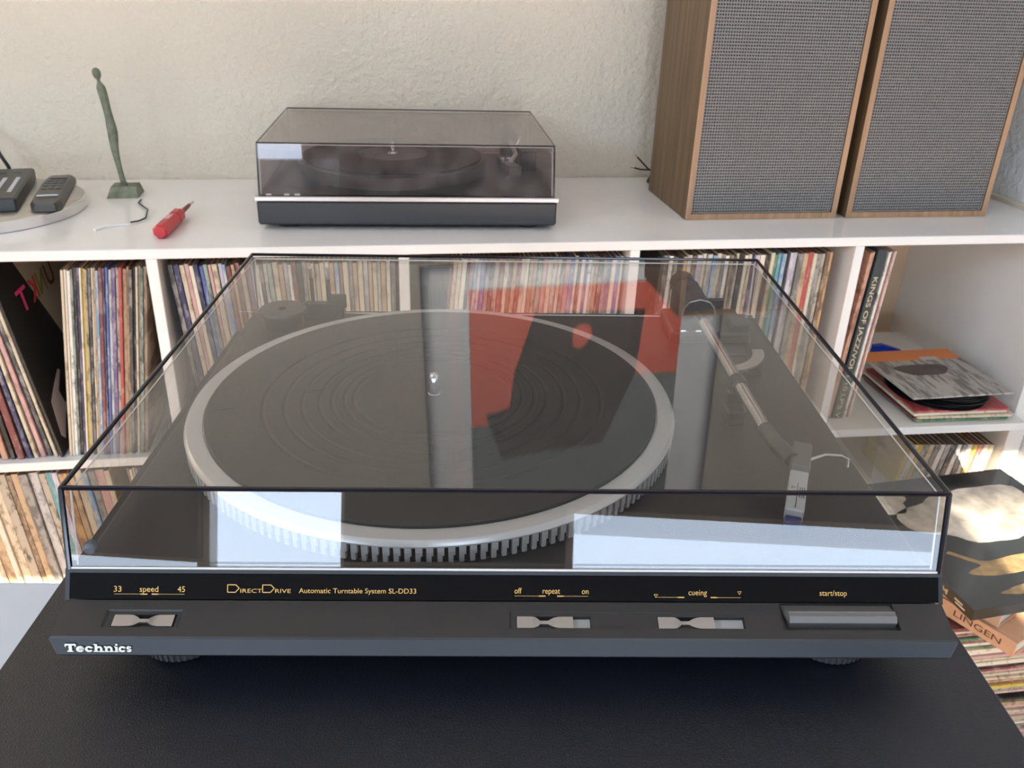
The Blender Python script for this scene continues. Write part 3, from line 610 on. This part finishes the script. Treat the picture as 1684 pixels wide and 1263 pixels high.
# ------------------------------------------------------------------ the white side table and the black-topped stand
sdk = thing('side_table', 'white side table left of the black leather-topped stand', 'table', (-0.55, 0.289, -H), (0, 0, math.radians(-8)))
MB().bbox(-0.34, 0.335, -0.36, 0.30, H-0.445, H-0.42, 0.002).build('table_top', mat('white_table_top', (0.56, 0.61, 0.67), 0.3), sdk)  # white top with the reflected blue sky mixed into its colour
for x in (-0.31, 0.30):
    for y in (-0.33, 0.26): MB().bbox(x-0.018, x+0.018, y-0.018, y+0.018, 0, H-0.445, 0.002).build('leg', M_white_matt, sdk)
TTW = (0.05460461418788499, 0.3066035088200407, -0.28697453148259855)
RT = Matrix(((0.9895220343831437, 0.143497123003187, -0.015959923560371618), (-0.143636628022754, 0.9895984654991388, -0.00796217131207827), (0.014651367188685562, 0.010171173558547464, 0.9998409296822892)))
RTE = RT.to_euler()
def tw(x, y, z): return tuple(Vector(TTW) + RT @ Vector((x, y, z)))
ZT = -0.034
sta = thing('turntable_stand', 'black leather-topped stand with thin brown edge, carrying the front turntable', 'table', tw(0, 0.14, ZT), RTE)
MB().bbox(-0.2534, 0.2423, -0.30, 0.30, -0.004, 0, 0.001).build('leather_top', M_leather, sta)
MB().box(-0.2544, 0.2433, -0.301, 0.301, -0.020, -0.004).build('edge_band', M_brownedge, sta)
MB().box(-0.235, 0.225, -0.285, 0.285, -0.10, -0.020).build('apron', M_black, sta)
LEG = H+tw(0, 0.14, ZT)[2]
for x in (-0.215, 0.205):
    for y in (-0.265, 0.265): MB().bbox(x-0.02, x+0.02, y-0.02, y+0.02, -LEG+0.012, -0.10, 0.002).build('leg', M_black, sta)

# ------------------------------------------------------------------ the front turntable
tt = thing('turntable', 'large black turntable with clear dust cover, in front on the leather-topped stand', 'turntable', tw(0, 0, ZT), RTE)
def TP(mb, name, mt, parent=None, smooth=0.0):
    o = mb.build(name, mt, parent if parent is not None else tt, smooth)
    if parent is None: o.location = (0, 0, -ZT)
    return o
class Fr:
    def __init__(s, a, b): 
        s.a = Vector(a); s.t = (Vector(b)-s.a); s.len = s.t.length; s.t.normalize(); s.n = Vector((1,0,0)).cross(s.t).normalized()
    def __call__(s, x, t, n=0.0): return s.a + Vector((x, 0, 0)) + s.t*t + s.n*n
LIP = Fr((0,0,0), (0,0.0196,0.0055)); BEZ = Fr((0,0.0196,0.0055), (0,0.0261,0.0174)); FRT = Fr((0,-0.003,-0.0087), (0,0,0))
W = 0.215
# plinth: lower chassis, deck and rims
pb = MB()
pb.box(-0.205, 0.205, 0.022, 0.372, -0.0205, -0.006)
pb.box(-W, W, 0.020, 0.384, -0.0087, 0.0)
pb.bbox(-W, W, 0.0285, 0.384, 0.0, 0.0108, 0.001)
TP(pb, 'plinth', M_plinth)
TP(MB().box(-0.2075, 0.2075, 0.033, 0.374, 0.0108, 0.0112), 'deck', M_deck)
# front: lip with recesses, fascia frame, ledge
lp = MB()
def panel_holes(mb, fr, x0, x1, t0, t1, holes):
    xs = sorted({x0, x1, *[h[0] for h in holes], *[h[1] for h in holes]}); ts = sorted({t0, t1, *[h[2] for h in holes], *[h[3] for h in holes]})
    for i in range(len(xs)-1):
        for k in range(len(ts)-1):
            cx, ct = (xs[i]+xs[i+1])/2, (ts[k]+ts[k+1])/2
            if any(h[0] < cx < h[1] and h[2] < ct < h[3] for h in holes): continue
            mb.add([fr(xs[i], ts[k]), fr(xs[i+1], ts[k]), fr(xs[i+1], ts[k+1]), fr(xs[i], ts[k+1])], [(0,1,2,3)])
def recess(mb, fr, h, d, sub=(), n0=0.0, ch=0.0):
    x0, x1, t0, t1 = h
    A = [(x0,t0),(x1,t0),(x1,t1),(x0,t1)]; Bq = [(x0+ch,t0+ch*0.5),(x1-ch,t0+ch*0.5),(x1-ch,t1-ch*0.5),(x0+ch,t1-ch*0.5)]
    vs = [fr(x, t, n0) for x, t in A] + [fr(x, t, n0-d) for x, t in Bq]
    mb.add(vs, [(0,1,5,4),(1,2,6,5),(2,3,7,6),(3,0,4,7)])
    x0, x1, t0, t1 = Bq[0][0], Bq[1][0], Bq[0][1], Bq[2][1]
    xs = sorted({x0, x1, *[s[0] for s in sub], *[s[1] for s in sub]}); ts = sorted({t0, t1, *[s[2] for s in sub], *[s[3] for s in sub]})
    for i in range(len(xs)-1):
        for k in range(len(ts)-1):
            cx, ct = (xs[i]+xs[i+1])/2, (ts[k]+ts[k+1])/2
            if any(s[0] < cx < s[1] and s[2] < ct < s[3] for s in sub): continue
            mb.add([fr(xs[i], ts[k], n0-d), fr(xs[i+1], ts[k], n0-d), fr(xs[i+1], ts[k+1], n0-d), fr(xs[i], ts[k+1], n0-d)], [(0,1,2,3)])
H1 = (-0.1928, -0.1562, 0.0052, 0.0151); H2 = (0.0009, 0.1332, 0.0056, 0.0149); H3 = (0.1333, 0.1893, 0.0054, 0.0202)
S1 = (-0.1888, -0.1588, 0.0062, 0.0130); S2 = (0.0040, 0.0402, 0.0064, 0.0128); S3 = (0.0722, 0.1147, 0.0064, 0.0128)
panel_holes(lp, LIP, -W+0.0008, W-0.0008, 0.0006, LIP.len, [H1, H2, H3])
recess(lp, LIP, H1, 0.0010, [S1], ch=0.0012); recess(lp, LIP, H2, 0.0007, [S2, S3], ch=0.0006); recess(lp, LIP, H3, 0.0035)
for s, d in ((S1, 0.0010), (S2, 0.0007), (S3, 0.0007)): recess(lp, LIP, s, 0.0035, n0=-d)
prof = [(0.0006, -0.0003), (-0.0002, -0.0008), (-0.0029, -0.0080), (-0.0022, -0.0092), (0.020, -0.0105)]
p0 = LIP(0, 0.0006); prof = [(p0.y, p0.z)] + prof[1:]
for i in range(len(prof)-1):
    (ya, za), (yb, zb) = prof[i], prof[i+1]
    def wx(z): return W-0.0008 if z > -0.0006 else W-0.004*max(0, (-z-0.001)/0.0082)
    lp.add([(-wx(za), ya, za), (wx(za), ya, za), (wx(zb), yb, zb), (-wx(zb), yb, zb)], [(0,1,2,3)])
pe = LIP(0, LIP.len)
for s in (-1, 1):
    lp.add([(s*(W-0.0008), p0.y, p0.z), (s*(W-0.0008), pe.y, pe.z), (s*(W-0.004), 0.020, -0.0105), (s*(W-0.0042), -0.0022, -0.0092), (s*(W-0.0035), -0.0029, -0.0080), (s*(W-0.0008), -0.0002, -0.0008)], [(0,1,2,3,4,5)])
TP(lp, 'control_panel', M_panel)
M_front = mat('satin_blue_black_lip', (0.014, 0.016, 0.020), 0.34, 0.0, spec=0.4)
ff = MB(); ff.add([(-W+0.0012, -0.00035, -0.0011), (W-0.0012, -0.00035, -0.0011), (W-0.004, -0.0030, -0.0079), (-W+0.004, -0.0030, -0.0079)], [(0,1,2,3)])
TP(ff, 'front_lip', M_front)
fz = MB()
BW = 0.2128
fz.add([BEZ(-W, -0.0004), BEZ(-BW, -0.0004), BEZ(-BW, BEZ.len+0.0002), BEZ(-W, BEZ.len+0.0002)], [(0,1,2,3)]); fz.add([BEZ(BW, -0.0004), BEZ(W, -0.0004), BEZ(W, BEZ.len+0.0002), BEZ(BW, BEZ.len+0.0002)], [(0,1,2,3)])
fz.add([BEZ(-W, 0.0130), BEZ(W, 0.0130), (W, 0.0265, 0.0186), (-W, 0.0265, 0.0186)], [(0,1,2,3)])
fz.add([(-W, 0.0265, 0.0186), (W, 0.0265, 0.0186), (W, 0.033, 0.0188), (-W, 0.033, 0.0188)], [(0,1,2,3)])
fz.add([(-W, 0.033, 0.0188), (W, 0.033, 0.0188), (W, 0.033, 0.008), (-W, 0.033, 0.008)], [(0,1,2,3)])
for s in (-1, 1): fz.add([BEZ(s*W, 0), BEZ(s*W, 0.0130), (s*W, 0.0265, 0.0186), (s*W, 0.033, 0.0188), (s*W, 0.033, 0.0)], [(0,1,2,3,4)])
TP(fz, 'fascia_frame', M_plinth)
bz = MB(); bz.add([BEZ(-BW, 0.0005, 0.0001), BEZ(BW, 0.0005, 0.0001), BEZ(BW, 0.0128, 0.0001), BEZ(-BW, 0.0128, 0.0001), BEZ(-BW, 0.0005, -0.0015), BEZ(BW, 0.0005, -0.0015), BEZ(BW, 0.0128, -0.0015), BEZ(-BW, 0.0128, -0.0015)], [(0,1,2,3),(4,7,6,5),(0,4,5,1),(1,5,6,2),(2,6,7,3),(3,7,4,0)])
fas = TP(bz, 'fascia', M_gloss)
P = lambda x, t, n: BEZ(x, t, 0.0002)
gl = MB()
for s, a, b_, t, h in (('33', -0.1914, -0.1877, 0.0040, 0.0029), ('speed', -0.1789, -0.1699, 0.0040, 0.0029), ('45', -0.1606, -0.1570, 0.0040, 0.0029), ('IRECT', -0.1302, -0.1197, 0.0038, 0.0020), ('RIVE', -0.1133, -0.1057, 0.0038, 0.0020),
                       ('Automatic Turntable System SL-DD33', -0.1018, -0.0447, 0.0038, 0.0025), ('off', 0.0034, 0.0069, 0.0041, 0.0029), ('repeat', 0.0172, 0.0257, 0.0041, 0.0029), ('on', 0.0364, 0.0397, 0.0040, 0.0029),
                       ('cueing', 0.0889, 0.0980, 0.0037, 0.0029), ('start/stop', 0.1537, 0.1672, 0.0038, 0.0028)):
    vs, fs = text_mesh(s, a, b_, t, h, P); gl.add(vs, fs)
def stroke(mb, pts, wd, pl):
    for (x0, y0), (x1, y1) in zip(pts, pts[1:]):
        d = Vector((x1-x0, y1-y0)); l = d.length; d /= l; nx, ny = -d.y*wd/2, d.x*wd/2; ex, ey = d.x*wd/2, d.y*wd/2
        mb.add([pl(x0-ex+nx, y0-ey+ny, 0), pl(x0-ex-nx, y0-ey-ny, 0), pl(x1+ex-nx, y1+ey-ny, 0), pl(x1+ex+nx, y1+ey+ny, 0)], [(0,1,2,3)])
for x0 in (-0.1364, -0.1194):
    stroke(gl, [(x0, 0.0040), (x0, 0.0076), (x0+0.0040, 0.0076), (x0+0.0056, 0.0060), (x0+0.0038, 0.0040), (x0, 0.0040)], 0.00042, P)
def pointer(xa, xb, t, fwd):
    gl.add([P(xa, t-0.00008, 0), P(xb, t-0.00008, 0), P(xb, t+0.00008, 0), P(xa, t+0.00008, 0)], [(0,1,2,3)])
    e, b0 = (xb, xb-0.0042) if fwd else (xa, xa+0.0042); s = 1 if fwd else -1
    gl.add([P(b0, t, 0), P(b0+s*0.0014, t-0.0003, 0), P(e, t-0.0003, 0), P(e, t+0.0003, 0), P(b0+s*0.0014, t+0.0003, 0)], [(0,1,2,3,4)])
pointer(-0.1912, -0.1751, 0.0029, True); pointer(-0.1731, -0.1571, 0.0029, False)
pointer(0.0034, 0.0186, 0.0029, True); pointer(0.0243, 0.0395, 0.0029, False)
pointer(0.0727, 0.0868, 0.0026, True); pointer(0.0998, 0.1147, 0.0026, False)
for x, t in ((0.0728, 0.0031), (0.1141, 0.0047)): stroke(gl, [(x, t-0.0006), (x-0.0009, t+0.0009), (x+0.0009, t+0.0009), (x, t-0.0006)], 0.00022, P)
gl.build('lettering', M_gold, fas)['label'] = 'gold printed lettering on the black fascia'
# raised maker lettering on the lip: slab serif built stroke by stroke
tl_ = MB()
def slab(mb, pl):
    u = 0.0038/0.70; x = 0.0
    def rect(x0, x1, y0, y1):
        a = [pl(x0, y0, 0.0), pl(x1, y0, 0.0), pl(x1, y1, 0.0), pl(x0, y1, 0.0)]; c = [pl(x0, y0, 0.0006), pl(x1, y0, 0.0006), pl(x1, y1, 0.0006), pl(x0, y1, 0.0006)]
        mb.add(a+c, [(4,5,6,7),(0,1,5,4),(1,2,6,5),(2,3,7,6),(3,0,4,7)])
    def arc(cx, cy, rx, ry, a0, a1, wd, n=14):
        pa = [(math.radians(a0+(a1-a0)*i/n)) for i in range(n+1)]
        o = [(cx+(rx+wd/2)*math.cos(t), cy+(ry+wd*0.36)*math.sin(t)) for t in pa]; i_ = [(cx+(rx-wd/2)*math.cos(t), cy+(ry-wd*0.36)*math.sin(t)) for t in pa]
        for k in range(n):
            q4 = [o[k], o[k+1], i_[k+1], i_[k]]
            mb.add([pl(x_, y_, 0.0) for x_, y_ in q4]+[pl(x_, y_, 0.0006) for x_, y_ in q4], [(4,5,6,7),(0,1,5,4),(1,2,6,5),(2,3,7,6),(3,0,4,7)])
    S = 0.001
    # units in mm; cap height 3.8, x-height 2.7
    def R(*a): rect(*[v*S for v in a])
    def Ar(cx, cy, rx, ry, a0, a1, wd): arc(cx*S, cy*S, rx*S, ry*S, a0, a1, wd*S)
    R(1.9, 3.3, 0.3, 3.6); R(1.2, 4.0, 0, 0.45); R(0, 5.2, 3.15, 3.8); R(0, 0.5, 2.5, 3.3); R(4.7, 5.2, 2.5, 3.3)          # T
    Ar(7.2, 1.35, 1.35, 1.05, 10, 330, 1.0); R(6.2, 9.0, 1.2, 1.6); Ar(7.2, 1.35, 1.35, 1.05, 0, 60, 1.0)                       # e
    Ar(11.4, 1.35, 1.35, 1.05, 35, 325, 1.0); R(12.3, 13.0, 1.75, 2.35)                                                         # c
    R(14.2, 15.3, 0, 3.8); R(13.6, 15.3, 3.35, 3.8); R(13.6, 15.9, 0, 0.4); Ar(16.2, 1.55, 0.95, 0.85, 0, 160, 0.9); R(16.7, 17.7, 0, 1.7); R(16.2, 18.3, 0, 0.4)   # h
    R(19.1, 20.1, 0, 2.7); R(18.6, 20.1, 2.3, 2.7); R(18.6, 20.7, 0, 0.4); Ar(21.0, 1.55, 0.95, 0.85, 0, 160, 0.9); R(21.5, 22.5, 0, 1.7); R(21.0, 23.1, 0, 0.4)    # n
    R(23.9, 24.9, 0, 2.7); R(23.4, 24.9, 2.3, 2.7); R(23.4, 25.4, 0, 0.4); Ar(24.4, 3.5, 0.28, 0.22, 0, 360, 0.56)                                                # i
    Ar(27.1, 1.35, 1.2, 1.05, 35, 325, 1.0); R(27.9, 28.5, 1.75, 2.35)                                                          # c
    Ar(30.3, 1.98, 0.75, 0.5, 20, 270, 0.75); Ar(30.3, 0.78, 0.75, 0.5, 90, -160, 0.75); R(30.75, 31.2, 1.9, 2.45); R(29.4, 29.8, 0.3, 0.85)   # s
slab(tl_, lambda x, t, n: FRT(-0.2072+x*0.985, 0.0024+t, 0.0004+n))
TP(tl_, 'maker_lettering', mat('silver_letter', (0.72, 0.70, 0.64), 0.3, 0.3))
def switch(x0, x1, name='slide_switch'):
    t0, t1 = 0.0065, 0.0127; tc_ = (t0+t1)/2; L_ = x1-x0
    stn = [(0, 1, 0), (0.26, 1, 0), (0.32, 0.93, -0.0001), (0.38, 0.62, -0.0008), (0.42, 0.30, -0.0013), (0.56, 0.30, -0.0013), (0.60, 0.55, -0.0009), (0.67, 0.85, -0.0003), (0.75, 1, 0), (1, 1, 0)]
    b = MB(); vs = []
    for f, wd, n in stn:
        hw = (t1-t0)/2*wd; x = x0+L_*f; off = 0.0010*(1-wd)
        vs += [LIP(x, tc_+off-hw, n-0.0008), LIP(x, tc_+off+hw, n-0.0008), LIP(x, tc_+off+hw*0.98, -0.004), LIP(x, tc_+off-hw*0.98, -0.004)]
    fs = []
    for i in range(len(stn)-1):
        for k in range(4): fs.append((i*4+k, i*4+(k+1) % 4, (i+1)*4+(k+1) % 4, (i+1)*4+k))
    fs += [(0,1,2,3), tuple((len(stn)-1)*4+k for k in range(4))]
    b.add(vs, fs); return TP(b, name, M_switch, None, math.radians(35))
switch(-0.1884, -0.1598)['label'] = 'silver speed slide switch at the left'
switch(0.0045, 0.0316)['label'] = 'silver repeat slide switch'
switch(0.0727, 0.1000)['label'] = 'silver cueing slide switch'
for x0, x1 in ((0.0318, 0.0400), (0.1003, 0.1144)):
    b = MB(); b.add([LIP(x0, 0.0066, -0.0030), LIP(x1, 0.0066, -0.0030), LIP(x1, 0.0126, -0.0030), LIP(x0, 0.0126, -0.0030)], [(0,1,2,3)]); TP(b, 'slot_plate', mat('grey_slot_plate', (0.30, 0.30, 0.29), 0.4))
pr = [(0.0199, -0.0012), (0.0150, 0.0012), (0.0146, 0.0020), (0.0138, 0.0021), (0.0135, 0.0018), (0.0129, 0.0021), (0.0126, 0.0018), (0.0120, 0.0021), (0.0112, 0.0021), (0.0092, 0.0002), (0.0088, -0.0034), (0.0199, -0.0034)]
b = MB(); xa, xb = 0.1362, 0.1885
b.add([LIP(xa if t < 0.0152 else xa-0.0024, t, n) for t, n in pr] + [LIP(xb, t, n) for t, n in pr], [tuple(range(len(pr))), tuple(reversed(range(len(pr), 2*len(pr))))] + [(i, (i+1) % len(pr), len(pr)+(i+1) % len(pr), len(pr)+i) for i in range(len(pr))])
TP(b, 'start_button', mat('charcoal_button', (0.26, 0.25, 0.24), 0.33, 0.7))['label'] = 'wide ribbed start and stop button'
# feet
for x, y in ((-0.168, 0.038), (0.169, 0.038), (-0.168, 0.33), (0.169, 0.33)):
    f = MB(); n = 40
    f.lathe([(0.018, -0.034), (0.0205, -0.0325), (0.0205, -0.0285), (0.0195, -0.0283), (0.0195, -0.0272), (0.0205, -0.027), (0.0205, -0.0235), (0.0195, -0.0233), (0.0195, -0.0222), (0.0205, -0.022), (0.0205, -0.0205)], n, (x, y, 0))
    for i in range(44):
        a = 2*PI*i/44; f.box(-0.0007, 0.0007, 0.0202, 0.0212, -0.0322, -0.0208, M=Matrix.Translation((x, y, 0)) @ Matrix.Rotation(a, 4, 'Z'))
    TP(f, 'foot', mat('grey_rubber_foot', (0.06, 0.06, 0.06), 0.5))
# platter
PC = (-0.0476, 0.197); NT = 178
pt = MB().lathe([(0.150, 0.0112), (0.1545, 0.0112), (0.1545, 0.0218), (0.1572, 0.0219), (0.1574, 0.0228), (0.1557, 0.0256), (0.1550, 0.0259), (0.1462, 0.0259), (0.1460, 0.0250), (0.0, 0.0250)], 160, (PC[0], PC[1], 0), cap1=False)
plat = TP(pt, 'platter', mat('silver_platter', (0.55, 0.555, 0.555), 0.30, 0.5), None, SM)
th_ = MB()
for i in range(NT):
    M_ = Matrix.Translation((PC[0], PC[1], 0)) @ Matrix.Rotation(2*PI*i/NT, 4, 'Z')
    th_.box(0.1540, 0.1571, -0.0016, 0.0009, 0.0122, 0.0218, M=M_); th_.box(0.1540, 0.1571, 0.0009, 0.0019, 0.0168, 0.0218, M=M_)
o = th_.build('strobe_teeth', mat('grey_teeth', (0.46, 0.46, 0.46), 0.45, 0.2), plat); o['kind'] = 'stuff'
MB().lathe([(0.1546, 0.0114), (0.1546, 0.0217)], 160, (PC[0], PC[1], 0), cap0=False, cap1=False).build('dark_band', mat('black_band', (0.004, 0.004, 0.005), 0.6, spec=0.2), plat, SM)
rg = [0.110, 0.0965, 0.0855, 0.0745, 0.0665, 0.0585, 0.0525]
pf = [(0.1452, 0.0250), (0.1452, 0.0272), (0.1445, 0.0276)]
for r in rg: pf += [(r+0.0016, 0.0276), (r+0.0004, 0.0268), (r-0.0006, 0.0268), (r-0.0018, 0.0276)]
pf += [(0.0, 0.0276)]
mt_ = MB().lathe(pf, 140, (PC[0], PC[1], 0), cap1=False).build('rubber_mat', M_rubber, plat, math.radians(25))
MB().lathe([(0.0042, 0.0276), (0.0042, 0.0285), (0.0036, 0.0287), (0.0036, 0.0405), (0.0026, 0.0425), (0.001, 0.043)], 24, (PC[0], PC[1], 0)).build('spindle', M_chrome, plat, SM)
for x, y, s in ((-0.1795, 0.177, 0.0055), (-0.128, 0.204, 0.006)):
    b = MB(); M_ = Matrix.Translation((x, y, 0.02765)) @ Matrix.Rotation(math.radians(20), 4, 'Z')
    b.box(-s, s, -s*0.75, s*0.75, 0, 0.0003, M=M_)
    b.build('embossed_mark', mat('embossed_rubber', (0.012, 0.012, 0.012), 0.4), plat)
b = MB(); vs, fs = text_mesh('DIRECT DRIVE', PC[0]-0.036, PC[0]+0.03, PC[1]-0.003, 0.0045, lambda x, t, n: Vector((x, t, 0.0278))); b.add(vs, fs); b.build('embossed_words', MATS['embossed_rubber'], plat)
# tonearm
ab = TP(MB().bbox(0.132, 0.196, 0.318, 0.372, 0.0112, 0.0215, 0.002), 'tonearm', M_dark)
MB().bbox(0.180, 0.1955, 0.322, 0.345, 0.0215, 0.0275, 0.001).build('arm_block', M_dark, ab)
RY = lambda x, z: Matrix.Translation((x, 0, z)) @ Matrix.Rotation(-PI/2, 4, 'X')
b = MB()
hp = [(-0.0125, 0.0), (0.0125, 0.0), (0.0125, 0.013), (0.0112, 0.019), (0.0075, 0.0238), (0.0, 0.0258), (-0.0075, 0.0238), (-0.0112, 0.019), (-0.0125, 0.013)]
b.prism([(0.1525+x, 0.0215+z) for x, z in hp], 0.322, 0.372, 'y'); b.build('pivot_housing', mat('satin_black_housing', (0.03, 0.03, 0.035), 0.3), ab, math.radians(50))
b = MB(); ring = [(0.1525+x*1.03, 0.0215+z*1.03) for x, z in hp]
for i in range(len(ring)): 
    j = (i+1) % len(ring); b.tube([(ring[i][0], 0.3215, ring[i][1]), (ring[j][0], 0.3215, ring[j][1])], 0.0007, 6)
b.build('silver_ring', M_chrome, ab)
MB().lathe([(0.010, 0), (0.0105, 0.002), (0.0105, 0.02), (0.009, 0.022)], 32, M=Matrix.Translation((0.1525, 0.374, 0.036)) @ Matrix.Rotation(-PI/2, 4, 'X')).build('counterweight', M_dark, ab, SM)
MB().tube([(0.1520, 0.325, 0.036), (0.1524, 0.30, 0.036)], 0.0030, 14).build('arm_stub', M_dark, ab, SM)
MB().tube([(0.1526, 0.302, 0.036), (0.1537, 0.205, 0.036)], 0.0044, 18).build('arm_tube', M_tube, ab, SM)
MB().tube([(0.1537, 0.205, 0.036), (0.1539, 0.195, 0.036)], 0.0054, 18).build('arm_clip', M_dark, ab, SM)
MB().tube([(0.1539, 0.195, 0.036), (0.1550, 0.1395, 0.036)], 0.0042, 18).build('arm_tube', M_tube, ab, SM)
MB().tube([(0.1550, 0.1395, 0.036), (0.1568, 0.122, 0.0357), (0.1600, 0.111, 0.035), (0.1615, 0.107, 0.0345)], [0.0047, 0.005, 0.0052, 0.0045], 18).build('arm_collar', mat('dark_grey_collar', (0.05, 0.05, 0.048), 0.4), ab, SM)
hsM = Matrix.Translation((0.1677, 0.1090, 0.034)) @ Matrix.Rotation(math.radians(-20), 4, 'Z')
hs = MB().bbox(-0.0053, 0.0053, -0.0135, 0.0145, -0.006, 0.003, 0.0008, M=hsM).build('headshell', mat('grey_headshell', (0.10, 0.10, 0.098), 0.4), ab)
MB().prism([(-0.0053, 0.010), (-0.012, 0.013), (-0.0135, 0.004), (-0.0053, -0.003)], -0.004, 0.001, M=hsM).build('headshell_neck', MATS['grey_headshell'], ab)
cM = hsM @ Matrix.Translation((0, -0.0135, -0.0055)) @ Matrix.Rotation(math.radians(12), 4, 'X')
MB().bbox(-0.0049, 0.0049, -0.030, 0.002, -0.004, 0.005, 0.0008, M=cM).build('cartridge', mat('light_grey_cartridge', (0.36, 0.36, 0.35), 0.4), ab)
MB().box(-0.0002, 0.0002, -0.028, -0.009, 0.005, 0.0052, M=cM).build('cartridge_seam', M_dark, ab)
b = MB(); vs, fs = text_mesh('P', 0, 0.0022, 0, 0.0022, lambda x, t, n: cM @ Vector((-0.0032+x, -0.014+t, 0.00515))); b.add(vs, fs)
for k in range(3): b.box(0.0012+0.0011*k, 0.0017+0.0011*k, -0.020, -0.012, 0.005, 0.0052, M=cM)
b.build('cartridge_print', mat('blue_black_print', (0.03, 0.035, 0.06), 0.5), ab)
MB().bbox(-0.0045, 0.0045, -0.036, -0.030, -0.004, 0.001, 0.0008, M=cM).build('stylus_guard', mat('navy_stylus_guard', (0.02, 0.025, 0.10), 0.3), ab)
MB().tube([hsM @ Vector((0.005, -0.001, 0.001)), hsM @ Vector((0.013, 0.004, 0.003)), hsM @ Vector((0.0215, 0.007, 0.0025)), hsM @ Vector((0.0255, 0.007, 0.001)), hsM @ Vector((0.0258, 0.0065, -0.004))], [0.0010, 0.0008, 0.0007, 0.0007, 0.0006], 8).build('finger_lift', M_alu, ab, SM)
# arm lifter arc and arm rest
b = MB(); ac = (0.156, 0.283); n = 14; vs = []
for i in range(n+1):
    a = math.radians(-88+88*i/n)
    for r, z in ((0.030, 0.0235), (0.0385, 0.0235), (0.0385, 0.0218), (0.030, 0.0218)): vs.append((ac[0]+r*math.cos(a), ac[1]+r*math.sin(a), z))
fs = []
for i in range(n):
    for k in range(4): fs.append((i*4+k, i*4+(k+1) % 4, (i+1)*4+(k+1) % 4, (i+1)*4+k))
fs += [(0,1,2,3), tuple(n*4+k for k in range(4))]
b.add(vs, fs); lf = TP(b, 'lifter_arc', mat('polished_lifter', (0.5, 0.5, 0.52), 0.2, 0.9))
MB().lathe([(0.006, 0.0112), (0.006, 0.0218)], 20, (0.186, 0.268, 0)).build('lifter_post', M_dark, lf, SM)
ar = TP(MB().bbox(0.1455, 0.1585, 0.186, 0.200, 0.0112, 0.022, 0.0015), 'arm_rest', M_dark)
MB().bbox(0.1472, 0.1600, 0.1945, 0.2015, 0.022, 0.0315, 0.001).build('rest_clip', M_dark, ar)
TP(MB().box(0.166, 0.188, 0.296, 0.312, 0.0112, 0.0125), 'label_plate', mat('grey_label_plate', (0.05, 0.05, 0.05), 0.3))
# hinges
for x in (-0.153, 0.166):
    hg = TP(MB().bbox(x-0.017, x+0.017, 0.366, 0.3745, 0.0112, 0.0235, 0.001), 'hinge', M_dark)
    MB().bbox(x+0.004, x+0.019, 0.3695, 0.3745, 0.018, 0.030, 0.001).build('hinge_plate', M_dark, hg)
    if x < 0:
        for dx in (-0.009, 0.0045):
            MB().bbox(x+dx-0.0016, x+dx+0.0016, 0.371, 0.3738, 0.022, 0.043, 0.0004).build('hinge_prong', M_dark, hg)
            MB().bbox(x+dx-0.0014, x+dx+0.0014, 0.3703, 0.3738, 0.043, 0.0535, 0.0003).build('hinge_tip', M_chrome, hg)
# dust cover
cm, oa, oc = cover_mesh(0.2125, 0.2117, 0.026, 0.0345, 0.3836, 0.3836, 0.0195, 0.0604, 0.0028, zside=0.0113)
dcv = TP(cm, 'dust_cover', M_cover)
e = MB(); r = 0.00125
for i, j in ((4,5), (5,6), (6,7), (7,4)): e.tube([oa[i], oa[j]], r, 8)
for i, j in ((0,4), (1,5)): e.tube([oa[i], oa[j]], r*1.15, 8)
for i, j in ((2,6), (3,7)): e.tube([oa[i], oa[j]], r*0.5, 6)
for i in range(4, 8): e.lathe([(0.0001, -r), (r*0.7, -r*0.7), (r, 0), (r*0.7, r*0.7), (0.0001, r)], 10, oa[i])
e.build('cover_edge', M_edge, dcv, SM)['label'] = 'dark polished edges of the cover'
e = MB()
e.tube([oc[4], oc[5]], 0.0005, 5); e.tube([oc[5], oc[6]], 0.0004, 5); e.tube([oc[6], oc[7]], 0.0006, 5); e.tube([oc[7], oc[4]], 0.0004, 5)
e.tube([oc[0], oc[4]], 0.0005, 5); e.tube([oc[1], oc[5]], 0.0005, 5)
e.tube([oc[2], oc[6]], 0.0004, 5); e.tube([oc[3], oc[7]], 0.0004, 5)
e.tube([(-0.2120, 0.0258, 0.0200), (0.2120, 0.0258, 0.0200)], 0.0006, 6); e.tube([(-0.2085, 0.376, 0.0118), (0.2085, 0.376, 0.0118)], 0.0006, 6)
e.build('cover_rim', M_highlight, dcv)['label'] = 'pale inner edges of the clear cover'
MB().lathe([(0.0024, 0), (0.0032, 0.001), (0.0034, 0.0035), (0.0024, 0.0055)], 20, M=Matrix.Translation((-0.2035, 0.0300, 0.0265)) @ Matrix.Rotation(math.radians(-70), 4, 'X')).build('bumper', mat('grey_rubber_bumper', (0.13, 0.14, 0.16), 0.5), dcv, SM)
# single adapter standing on the deck
sa = thing('single_adapter', 'round black single adapter in the rear left corner under the clear cover', 'adapter', tw(-0.1825, 0.350, 0.0113), RTE)
MB().lathe([(0.016, 0), (0.0165, 0.001), (0.0165, 0.0105), (0.019, 0.011), (0.0192, 0.0135), (0.0185, 0.0145), (0.0036, 0.0145), (0.0034, 0.006)], 48, cap1=True).build('body', M_dark, sa, SM)

# everything above was laid out from the eye point: set it on the floor
for o in list(sc.objects):
    if o.parent is None and o.type in {'MESH', 'EMPTY'}: o.location.z += H
